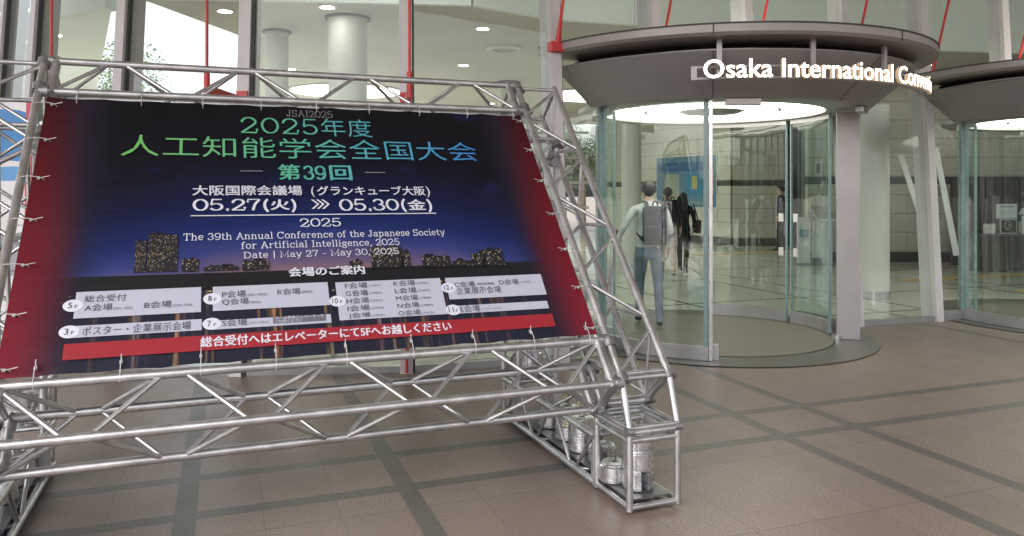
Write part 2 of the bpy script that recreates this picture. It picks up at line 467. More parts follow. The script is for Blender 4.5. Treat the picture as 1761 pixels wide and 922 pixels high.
for k, (x, y, r) in enumerate(((-4.4, 20.6, 1.45), (2.4, 21.5, 1.5), (13.5, 19.5, 1.2))):  # last disc is out of view, added to brighten the lobby
    t = thing('luminous_disc', (x, y, CZ), ('large glowing ceiling disc behind the white columns', 'large glowing ceiling disc over the middle of the lobby', 'unseen glowing disc added far behind the reception desk to brighten the lobby')[k], 'ceiling light', 'large luminous ceiling discs')
    MB().lathe([(r, CZ-.04), (r+.05, CZ-.04), (r+.05, CZ-.004), (r, CZ-.004)], (x, y, 0), n=48).build('trim', M['white'], t, 40)
    MB().lathe([(0, CZ-.03), (r-.003, CZ-.03)], (x, y, 0), n=48, close=False).build('diffuser', M['disc'], t)

# ------------------------------------------------------------------ revolving doors
floor_m = Mat('drum_floor', (.1, .1, .09), .35); v_, _ = floor_m.coords()
floor_m.color(floor_m.mix(floor_m.noise(v_, 60, 3), (.075, .078, .066), (.13, .13, .112)))
mat_m = Mat('drum_mat', (.1, .1, .09), .5); v_, _ = mat_m.coords()
mat_m.color(mat_m.mix(mat_m.noise(v_, 40, 3), (.115, .110, .088), (.175, .165, .132)))
def arc_glass(C, r, a0, a1, z0, z1, mat, parent, name='curved_glass', n=28):
    return MB().lathe([(r, z0), (r, z1)], C, a0, a1, n, close=False).build(name, mat, parent, 60)
def arc_bar(C, r0, r1, a0, a1, z0, z1, mat, parent, name, n=28):
    return MB().lathe([(r0, z0), (r1, z0), (r1, z1), (r0, z1)], C, a0, a1, n).build(name, mat, parent, 40)
def pol(C, r, a, z=0.): return Vector((C[0] + r*math.cos(R(a)), C[1] + r*math.sin(R(a)), z))
def radial_box(C, r, a, z0, z1, wr, wt):
    d = pol((0,0), 1, a); tt = Vector((-d.y, d.x, 0))
    return MB().box(pol(C, r, a, (z0+z1)/2), (wr, wt, z1-z0), (d, tt, Vector((0,0,1))))
def drum(C, phi, label):
    t = thing('revolving_door', (C[0], C[1], 0), label, 'revolving door')
    C3 = (C[0], C[1], 0)
    # floor ring and turning mat
    fl = MB().lathe([(0, .010), (1.72, .010)], C3, n=72, close=False).build('floor_ring', floor_m.m, t)
    MB().lathe([(0, .014), (1.278, .014)], C3, n=72, close=False).build('mat', mat_m.m, fl)
    MB().lathe([(1.278, .013), (1.292, .013)], C3, n=72, close=False).build('groove', M['rubber'], fl)
    # canopy: brim, lit strip, fascia cone, soffit
    a0, a1 = phi-92, phi+92
    cn = MB().lathe([(.9, 2.93), (2.21, 2.93), (2.25, 2.955), (2.25, 3.03), (.9, 3.05)], C3, a0, a1, 72).build('canopy_brim', M['brim'], t, 25)
    MB().lathe([(2.252, 3.020), (2.258, 3.020), (2.258, 3.033), (2.252, 3.033)], C3, a0, a1, 72).build('drip_edge', M['recess'], cn, 40)
    MB().lathe([(1.75, 2.928), (1.78, 2.928), (1.84, 2.905), (1.80, 2.89)], C3, a0, a1, 72).build('recess_band', M['recess'], cn, 25)
    fa = MB().lathe([(1.63, 2.47), (2.05, 2.83), (2.04, 2.845), (1.80, 2.888), (1.5, 2.888), (1.5, 2.47)], C3, a0, a1, 72).build('fascia', M['fascia'], t, 20)
    for da in (-44, 2, 46):
        d = pol((0,0), 1, phi+da); tt = Vector((-d.y, d.x, 0))
        p0, p1 = pol(C, 1.632, phi+da, 2.472), pol(C, 2.052, phi+da, 2.832)
        MB().bar(p0, p1, .008, .006, d).build('panel_joint', M['recess'], fa)
        MB().box(pol(C, 2.251, phi+da, 2.975), (.005, .012, .09), (d, tt, Vector((0,0,1)))).build('panel_joint', M['recess'], fa)
    sof = MB().lathe([(1.2, 2.475), (1.5, 2.475), (1.5, 2.52), (1.2, 2.52)], C3, n=72).build('soffit', M['frame'], t, 30)
    MB().lathe([(0, 2.515), (1.2, 2.515)], C3, n=72, close=False).build('light_disc', M['drumlamp'], t)
    MB().lathe([(.72, 2.50), (.75, 2.50), (.75, 2.513), (.72, 2.513)], C3, n=60).build('light_ring', M['frame'], sof, 40)
    MB().lathe([(0, 2.485), (.30, 2.485), (.36, 2.508), (0, 2.508)], C3, n=48, close=False).build('hub', M['frame'], sof, 40)
    # jambs, fixed curved glass, posts
    for sd in (-1, 1):
        j0, j1 = sorted((phi + sd*45.5, phi + sd*92))
        gl = arc_glass(C3, 1.49, j0, j1, .14, 2.47, M['dglass'], t)
        arc_bar(C3, 1.465, 1.515, j0, j1, .014, .14, M['frame'], gl, 'bottom_rail')
        if sd < 0: radial_box(C, 1.47, phi + sd*93, .012, 2.6, .09, .05).build('jamb', M['gedge'], t)
    po = radial_box(C, 1.49, phi-44.6, .012, 2.468, .09, .035).build('door_post', M['steel'], t, bevel=.004)
    radial_box(C, 1.49, phi-46.3, .13, 2.466, .022, .045).build('glass_edge', M['gedge'], po)
    radial_box(C, 1.43, phi-42.8, .013, .15, .10, .05).build('floor_lock', M['frame'], po)
    radial_box(C, 1.43, phi+44.2, .012, 2.466, .235, .045).build('door_column', M['post'], t, bevel=.004)
    MB().lathe([(0, .012), (.05, .012), (.05, .06), (0, .06)], pol(C, 1.31, phi+42.6), n=16, close=False).build('pivot', M['steel'], t, 40)
    # sliding curved leaves with rails, tags and edge strips
    for l0, l1 in ((54, 89), (92, 136), (-132, -95)):
        b0, b1 = phi+l0, phi+l1
        gl = arc_glass(C3, 1.29, b0, b1, .16, 2.44, M['dglass'], t, 'door_leaf')
        arc_bar(C3, 1.268, 1.312, b0, b1, .02, .16, M['frame'], gl, 'leaf_rail')
        arc_bar(C3, 1.275, 1.305, b0, b1, 2.42, 2.47, M['frame'], gl, 'leaf_top_rail')
        for e in (b0, b1): radial_box(C, 1.29, e, .03, 2.44, .03, .012).build('leaf_edge', M['gedge'], gl)
        if l0 > 0:
            e = b1 - 3.3 if l0 == 54 else b0 + 3.3
            for z in (1.285, .87): radial_box(C, 1.284, e, z-.05, z+.05, .02, .066).build('warning_tag', M['tie'], gl, bevel=.004)
    # sensors under the fascia, brackets from brim to sign
    for a, m_ in ((phi-34, M['white']), (phi+28, M['frame'])):
        d = pol((0,0), 1, a); tt = Vector((-d.y, d.x, 0))
        MB().box(pol(C, 1.56, a, 2.435), (.08, .32, .06), (d, tt, Vector((0,0,1)))).build('door_sensor', m_, t, bevel=.01)
    return t
z3 = Vector((0, 0, 1))
C1, C2 = (2.25, 8.73), (7.15, 9.8)
d1 = drum(C1, -60, 'revolving door under the round grey canopy carrying the lit letter sign')
d2 = drum(C2, -84, 'revolving door under the plain grey canopy cut by the right picture edge')

for i, C, a in ((5, C1, -153), (8, C1, 33), (9, C2, -177)):
    q = pol(C, 1.5, a)
    if i == 8: continue
    p = FP[i]
    MB().add([p + z3*.12, q + z3*.12, q + z3*2.95, p + z3*2.95 - fnorm(i)*LEAN*2.9], [(0,1,2,3)]).build('glass_pane', M['glass'], hall)
    MB().bar(p + z3*.06, q + z3*.06, .10, .118).build('sill', M['frame'], hall)
# lit letters round the first canopy
def ang_on(C, r, ratio):
    a = 1 + ratio**2; b = -2*(ratio*C[0] + C[1]); c = C[0]**2 + C[1]**2 - r*r
    y = (-b - math.sqrt(max(0, b*b-4*a*c))) / (2*a); return math.degrees(math.atan2(y-C[1], ratio*y-C[0]))
RS = 2.15
sg = thing('letter_sign', (C1[0], C1[1], 2.5), 'lit white lettering reading Osaka International Convention curving round the canopy', 'sign')
A0 = ang_on(C1, RS, (1210-880.5)/1330); A1 = ang_on(C1, RS, (1530-880.5)/1330)
full = text_mesh('Osaka International Convention', .010)
part = text_mesh('Osaka International', .010)
x0 = min(v.x for v in part[0]); x1 = max(v.x for v in part[0]); capH = .72
k = R(A1-A0) * RS / (x1-x0)
ZB = 2.575; HS = .162 / capH
vs = []
for dz in (0, .035):
    for v in full[0]:
        a = R(A0) + (v.x-x0) * k / RS; rr = RS + dz
        vs.append((C1[0] + rr*math.cos(a), C1[1] + rr*math.sin(a), ZB + v.y*HS))
nv = len(full[0])
from collections import Counter
ec = Counter(); od = {}
for f in full[1]:
    for a, b in zip(f, f[1:] + f[:1]):
        ec[frozenset((a, b))] += 1; od[frozenset((a, b))] = (a, b)
fs = list(full[1]) + [tuple(i+nv for i in f)[::-1] for f in full[1]] + [(od[e][0], od[e][1], od[e][1]+nv, od[e][0]+nv) for e, c in ec.items() if c == 1]
mb = MB(); mb.add(vs, fs); lo = mb.build('lettering', M['letter'], sg); lo.data.materials.append(emit('letter_return', (1, .80, .55), .03))
for p_ in lo.data.polygons:
    rc = math.hypot(p_.center.x, p_.center.y)
    if rc < RS + .03: p_.material_index = 1
AE = A0 + math.degrees((max(v.x for v in full[0]) - x0) * k / RS)
for z in (2.575, 2.675): arc_bar((C1[0], C1[1], 0), RS-.085, RS-.06, A0-2.2, AE+2, z, z+.02, M['fascia'], sg, 'mounting_rail', 60)
radial_box(C1, RS-.072, A0-2.3, 2.575, 2.695, .03, .05).build('end_plate', M['post'], sg)
for px in (1237, 1397, 1520, 1585):
    a = ang_on(C1, RS-.11, (px-880.5)/1330)
    radial_box(C1, RS-.105, a, 2.575, 2.928, .028, .045).build('hanger', M['post'], sg)

# ------------------------------------------------------------------ truss display stand
TH, AL = R(21.36), R(49.13)
a_ = Vector((math.cos(TH), math.sin(TH), 0)); b_ = Vector((-math.sin(TH), math.cos(TH), 0)); z_ = Vector((0, 0, 1))
e_ = b_*math.cos(AL) + z_*math.sin(AL); n_ = -b_*math.sin(AL) + z_*math.cos(AL)
O = Vector((.818, 3.983, .634)); Wd = .277; L = 2.775
TB0, TB1, TT0, TT1 = .010, .2585, 1.981, 2.2255
def sp(s, t, k=0.): return O + a_*s + e_*t - n_*k                     # in the tilted frame
G0 = Vector((O.x, O.y, 0))
def gp(s, b, z): return G0 + a_*s + b_*b + z_*z                       # upright frame on the ground
stand = thing('truss_stand', gp(-1.6, .8, 0), 'silver lattice truss frame leaning back and holding the conference banner', 'display stand', rz=TH)
RC, RB = .0205, .0105
def truss(name, P, n, mat=M['alu'], ends=True, faces=(0,1,2,3), phase=0):
    """P: four corner lines [(start, end)] in order round the box"""
    m = MB()
    for f in faces:
        A, B = P[f], P[(f+1) % 4]
        for i in range(n):
            q0, q1 = (i+.12)/n, (i+.88)/n
            S0, S1 = (A, B) if (i+f+phase) % 2 else (B, A)
            m.tube(S0[0].lerp(S0[1], q0), S1[0].lerp(S1[1], q1), RB, 8)
    if ends:
        for q in (.012, .988):
            for f in range(4):
                A, B = P[f], P[(f+1) % 4]
                m.tube(A[0].lerp(A[1], q), B[0].lerp(B[1], q), RB*1.15, 8)
    o = m.build(name, mat, stand, 50)
    for A in P: MB().tube(A[0], A[1], RC, 14).build('chord', mat, o, 50)
    return o
def clamp(p, d, parent, r=.034, l=.05):
    d = d.normalized(); m = MB().tube(p - d*l/2, p + d*l/2, r, 12)
    u = d.orthogonal().normalized()
    m.tube(p + u*r*.6, p + u*(r+.028), .011, 8)
    m.tube(p + u*(r+.02), p + u*(r+.034), .016, 6)
    return m.build('clamp', M['alu_dark'], parent, 45)
s0, s1 = -Wd, -Wd-L
hx = (s0 - .012, s1 + .012)
def hbox(t0, t1): return [(sp(hx[0], t, k), sp(hx[1], t, k)) for t, k in ((t1, 0), (t0, 0), (t0, Wd), (t1, Wd))]
top = truss('top_truss', hbox(TT0, TT1), 8)
bot = truss('bottom_truss', hbox(TB0, TB1), 8, phase=1)
for sR in (0., s1):
    sL = sR - Wd
    sd = truss('side_truss', [(sp(s, .03, k), sp(s, TT1 - (0.0 if k == 0 else 0.0), k)) for s, k in ((sL, 0), (sR, 0), (sR, Wd), (sL, Wd))], 7, phase=1)
    inner = sL if sR == 0 else sR
    out = 1 if sR == 0 else -1
    for t in (TB0, TB1, TT0, TT1):
        for k in (0, Wd):
            clamp(sp(inner, t + (.02 if t in (TB0, TT0) else -.02), k), e_, sd)
            MB().tube(sp(inner - out*.045, t, k), sp(inner - out*.005, t, k), .03, 12).build('coupler', M['alu_dark'], sd, 45)
    # doubled tubes where the bottom truss meets the side truss
    for k in (0, Wd):
        MB().tube(sp(inner - out*.062, TB0-.02, k), sp(inner - out*.062, TB1+.02, k), .021, 12).tube(sp(inner - out*.062, TB0+.02, k), sp(inner - out*.062, TB0+.05, k), .027, 12).tube(sp(inner - out*.062, TB1-.05, k), sp(inner - out*.062, TB1-.02, k), .027, 12).build('coupling_tube', M['alu'], sd, 45)
        MB().tube(sp(inner - out*.062, TT0-.02, k), sp(inner - out*.062, TT1+.02, k), .021, 12).build('coupling_tube', M['alu'], sd, 45)
    # front cage on the ground and wedge up to the tilted truss
    f0, f1, zt = -.06, .285, .40
    cg = MB(); r = .0175
    cor = [(sL, f0), (sR, f0), (sR, f1), (sL, f1)]
    for i in range(4):
        (sa, ba), (sb, bb) = cor[i], cor[(i+1) % 4]
        cg.tube(gp(sa, ba, .02), gp(sa, ba, zt), r, 12)
        for z in (.035, zt-.035, zt+.005): cg.tube(gp(sa, ba, z), gp(sb, bb, z), r*.85, 10)
    cage = cg.build('front_cage', M['alu'], stand, 50)
    wd = MB()
    low = [gp(s, b, zt) for s, b in cor]; up = [sp(sL, .03), sp(sR, .03), sp(sR, .03, Wd), sp(sL, .03, Wd)]
    for i in range(4):
        wd.tube(low[i] + z_*.01, up[i], r, 12); j = (i+1) % 4
        wd.tube(low[i] + z_*.028, low[j] + z_*.028, r*.8, 10); wd.tube(up[i], up[j], r*.9, 10)
    wedge = wd.build('wedge_joint', M['alu'], stand, 50)
    for i in range(4):
        clamp(low[i] + z_*.012, cor and (a_ if i < 2 else b_), wedge, .024, .04); clamp(up[i], e_, wedge, .027, .04)
    MB().bar(gp(sL+.02, (f0+f1)/2, .058), gp(sR-.02, (f0+f1)/2, .058), f1-f0-.06, .008).build('base_plate', M['plate'], cage)
    # ground truss going back
    g0, g1 = f1 + .015, 1.70
    bt = truss('base_truss', [(gp(s, g0, z), gp(s, g1, z)) for s, z in ((sL, .285), (sR, .285), (sR, .035), (sL, .035))], 5, phase=1)
    MB().bar(gp((sL+sR)/2, g0+.05, .062), gp((sL+sR)/2, g1-.03, .062), Wd-.06, .008).build('base_plate', M['plate'], bt)
    for q in range(4):
        MB().tube(gp(sL + .0 + .03*q, f1+.045+.03*q, .045), gp(sL + .03*q, f1+.045+.03*q, .20), .012, 8).build('pin', M['alu'], bt, 45)
    # upright rear truss
    r0, r1 = 1.42, 1.70
    re = truss('rear_truss', [(gp(s, b, .30), gp(s, b, 1.98)) for s, b in ((sL, r0), (sR, r0), (sR, r1), (sL, r1))], 6)
    for s in (sL, sR):
        clamp(gp(s, r0, 1.93), e_, re, .036, .07); clamp(gp(s, r0+.03, 1.86), a_, re, .03, .06); clamp(gp(s-.03*out, r0-.03, 1.80), b_, re, .03, .06)
        MB().bar(gp(s, r0, .06), gp(s, r0, .29), .06, .06, b_).build('foot_sleeve', M['alu'], re)

# strap tails hanging in the base
for c0, c1 in ((gp(-.16, .72, .36), gp(-.33, .60, .26)), (gp(-.05, .95, .40), gp(-.2, .9, .33))):
    tag(MB().bar(c0, c1, .018, .003).build('strap', wear('yellow_webbing', (.55, .5, .28), .7), None, loc=tuple(c1)), 'pale yellow strap tail in the right base of the truss frame' if c0.y < 5 and c0.z < .38 else 'second pale yellow strap tail nearer the back of the truss base', 'strap')

# counterweights: squat silver drums with a slot and a rim
def counterweight(loc, rz, label, group='silver counterweights in the truss base'):
    r, h = .080, .098
    t = thing('counterweight', loc, label, 'counterweight', group)
    prof = [(.02, 0), (r-.006, 0), (r, .006), (r, h-.016), (r-.008, h-.010), (r-.008, h-.004), (r-.014, h), (.02, h)]
    MB().lathe(prof, loc, 13, 347, 40).build('drum', M['weight'], t, 30)
    MB().lathe([(.012, .002), (.0195, .002), (.0195, h-.004), (.012, h-.004)], loc, n=16).build('core', M['plate'], t, 40)
    MB().lathe([(r+.0005, .012), (r+.002, .012), (r+.002, .02), (r+.0005, .02)], loc, 16, 344, 40).build('rim', M['alu'], t, 30)
    t.rotation_euler.z = rz
    return t
cw = None
def put(s, b, z, rz, label):
    global cw
    p = gp(s, b, z)
    if cw is None: cw = counterweight(tuple(p), rz, label); return
    c = copy_tree(cw); c.location = p; c.rotation_euler.z = rz; c['label'] = label
face = TH - PI/2
put(-.135, .10, .064, face - .08, 'bottom drum weight of the stack of three with its dark slot facing out')
put(-.135, .10, .164, face + 1.9, 'middle drum weight of the stack of three in the front cage')
put(-.135, .10, .264, face + 2.6, 'top drum weight of the stack of three in the front cage')
put(-.20, .235, .064, 1.2, 'single drum weight behind the stack of three in the front cage')
for i, (s, b, z, rz, lab) in enumerate(((-.13, .50, .068, 2.2, 'drum weight in the right base just behind the front cage'),
        (-.15, .72, .068, 2.9, 'lower of two stacked drum weights midway along the right base'), (-.15, .72, .168, .6, 'upper of two stacked drum weights midway along the right base'),
        (-.13, .95, .068, 1.5, 'lower of two stacked drum weights before the rear post of the right base'), (-.12, .95, .168, 3.5, 'upper of two stacked drum weights before the rear post of the right base'),
        (-.13, 1.22, .068, .2, 'single drum weight at the rear end of the right base'))):
    put(s, b, z, rz, lab)
for (s, b, z, rz, lab) in ((-.13, 1.56, .30, 1., 'lowest drum weight inside the right rear post'), (-.13, 1.56, .40, 2., 'middle drum weight inside the right rear post'), (-.13, 1.56, .50, 3., 'top drum weight inside the right rear post')):
    put(s, b, z, rz, lab)
for (s, b, z, rz, lab) in ((-.12, .62, .068, 1., 'drum weight near the front of the left base'), (-.15, .84, .068, 2.5, 'lower of two drum weights in the middle of the left base'), (-.15, .84, .168, 4., 'upper of two drum weights in the middle of the left base'),
        (-.13, 1.08, .068, 3., 'drum weight behind the middle pair in the left base'), (-.14, 1.30, .068, .5, 'lower drum weight by the rear post of the left base'), (-.14, 1.30, .168, 2.2, 'upper drum weight by the rear post of the left base'),
        (-.13, 1.56, .30, 1.1, 'lower drum weight inside the left rear post'), (-.13, 1.56, .40, 2.1, 'upper drum weight inside the left rear post')):
    put(s1 + s, b, z, rz, lab)

# ------------------------------------------------------------------ banner
KX = 1.0415
BS0, BS1, BT0, BT1 = -2.888*KX, -.312*KX, .282*KX, 1.862*KX
# plane coordinates of points measured on the print (corner to corner mapping)
def bt(x, y):
    d = Vector(((x-880.5)/1330, 1, -(y-330)/1330)); c = Vector((0, 0, 1.6))
    q = c + d * ((O-c).dot(n_) / d.dot(n_)); return (q-O).dot(a_), (q-O).dot(e_)
ban = thing('banner', sp((BS0+BS1)/2, BT0), 'wide dark blue and red printed conference banner tied into the truss frame', 'banner', rz=TH)
def print_material():
    m = Mat('banner_print', (.02, .02, .05), .55, 0, .22)
    v, (u, w, _) = m.coords('UV')
    n = m.noise(m.vec(u * 6, w * 4), 1.4, 4)
    # night sky: black above, blue lower, violet and peach at the skyline
    w2 = w + (u - .5).abs().pow(2.) * .75 + (n - .5) * .06
    skyc = m.ramp(w2, [(0., (.12, .07, .08)), (.285, (.20, .115, .12)), (.33, (.105, .078, .155)), (.40, (.026, .038, .150)), (.48, (.007, .017, .095)), (.60, (.004, .007, .036)), (.74, (.003, .0035, .010)), (1., (.0025, .0025, .0045))])
    # dark bank and the lights mirrored in the water below it
    bank = (w - .262).abs().lt(.030 + 0.)
    cols = m.white((u * 90).floor()); fine = m.noise(m.vec(u * 130, w * 5), 1, 3)
    streak = m.noise(m.vec(u * 46, w * 1.2), 1., 2).ss(.52, .70) * fine.ss(.35, .7) * ((u - .48).abs().ss(.26, .42)).inv() * 1.3
    wat = m.mix(streak, (.012, .013, .028), m.ramp(cols, [(0., (.42, .20, .05)), (.35, (.40, .26, .08)), (.6, (.22, .16, .20)), (.8, (.30, .10, .06)), (1., (.38, .30, .16))]))
    spark = (m.noise(m.vec(u * 210, w * 120), 1, 1).gt(.66)) * (w - .222).abs().lt(.014)
    wat = m.mix(spark, wat, (.50, .40, .22))
    c = m.mix(w.lt(.24), skyc, wat)
    c = m.mix(bank, c, (.010, .010, .012))
    bl = m.noise(m.vec(u * 9, w * 7), 1.5, 1).ss(.62, .78)
    c = m.mix(bl * .25 * w.ss(.4, .6), c, (.012, .02, .13))
    # dark fade then red at both ends
    e = (u - .5).abs()
    c = m.mix(e.ss(.36, .45), c, (.012, .010, .022))
    redc = m.ramp(w, [(0., (.165, .010, .022)), (.6, (.095, .005, .010)), (1., (.040, .0025, .0035))])
    e2 = e + (w - .4).abs() * -.03
    c = m.mix(e2.ss(.395, .492), c, redc)
    m.color(c)
    cr = m.noise(m.vec(u * 2 + w * 3, w * 26 - u * 4), 1, 2)
    m.bump(cr * (.35) + m.noise(m.vec(u * 5, w * 4), 1, 2), .03, .5)
    return m.m
GU, GV = 40, 24
mb = MB(); uv = []
for j in range(GV+1):
    for i in range(GU+1):
        uu, vv = i/GU, j/GV
        sag = .010 * math.sin(uu*PI*11)**2 * (1-min(1, vv*9, (1-vv)*9)) + .006*math.sin(uu*PI)*math.sin(vv*PI)
        edge = .004 * abs(math.sin(uu*PI*9)) * (1 if j in (0, GV) else 0) + .0
        mb.v.append(sp(BS0 + (BS1-BS0)*uu, BT0 + (BT1-BT0)*vv + (edge if j == 0 else -edge), sag)); uv.append((uu, vv))
mb.f = [(j*(GU+1)+i, j*(GU+1)+i+1, (j+1)*(GU+1)+i+1, (j+1)*(GU+1)+i) for j in range(GV) for i in range(GU)]
sheet = uvbuild(mb, 'printed_sheet', print_material(), ban, uv)
for p in sheet.data.polygons: p.use_smooth = True
def flat(name, polys, mat, off, parent=ban):
    m = MB()
    for pl in polys: m.add([sp(s, t, -off) for s, t in pl], [tuple(range(len(pl)))])
    return m.build(name, mat, parent)
def solid(name, c, r=.5): return Mat(name, c, r).m
WHT = solid('print_white', (.60, .61, .70)); PAN = solid('print_panel', (.42, .43, .53)); REDS = solid('print_red', (.27, .013, .024)); INK = solid('print_ink', (.05, .05, .07)); GRY = solid('print_grey', (.12, .12, .15)); FAINT = solid('print_faint', (.20, .19, .21)); DARK = solid('print_black', (.008, .008, .011))
gm = Mat('print_gradient', (.2, .6, .4), .5); gv, (gu, gw, _) = gm.coords('UV')
gm.color(gm.ramp(gu, [(0., (.15, .42, .10)), (.4, (.10, .40, .25)), (.68, (.07, .33, .42)), (1., (.04, .20, .52))]))
GRAD = gm.m
def place_text(name, txt, xl, xr, yb, yt, mat, off=.004, bold=0., parent=ban, caps=False, glyphs=None):
    """txt fitted in the box whose lower left / lower right / top were measured on the print"""
    vs, fs = glyphs(txt) if glyphs else text_mesh(txt, min(bold, .004))
    xm = (xl+xr)/2
    sl, sr = bt(xl, yb)[0], bt(xr, yb)[0]; t0, t1 = bt(xm, yb)[1], bt(xm, yt)[1]
    ax, bx = min(v.x for v in vs), max(v.x for v in vs); ay, by = min(v.y for v in vs), max(v.y for v in vs)
    if caps: ay, by = 0., .72
    m = MB(); uv = []
    reps = [(0, 0)] if glyphs or bold < .006 else [(-bold, 0), (bold, 0), (0, bold*.6)]
    n0 = len(vs); base = vs; vs = [v + Vector((dx, dy, 0)) for dx, dy in reps for v in base]; fs = [tuple(i + n0*q for i in f) for q in range(len(reps)) for f in fs]
    zq = 0
    for v in vs:
        s = sl + (v.x-ax)/(bx-ax)*(sr-sl); t = t0 + (v.y-ay)/(by-ay)*(t1-t0)
        m.v.append(sp(s, t, -off - .0004*(zq // n0))); zq += 1; uv.append(((s-bt(207, 255)[0])/(bt(822, 262)[0]-bt(207, 255)[0]), .5))
    m.f = fs
    return uvbuild(m, name, mat, parent, uv)

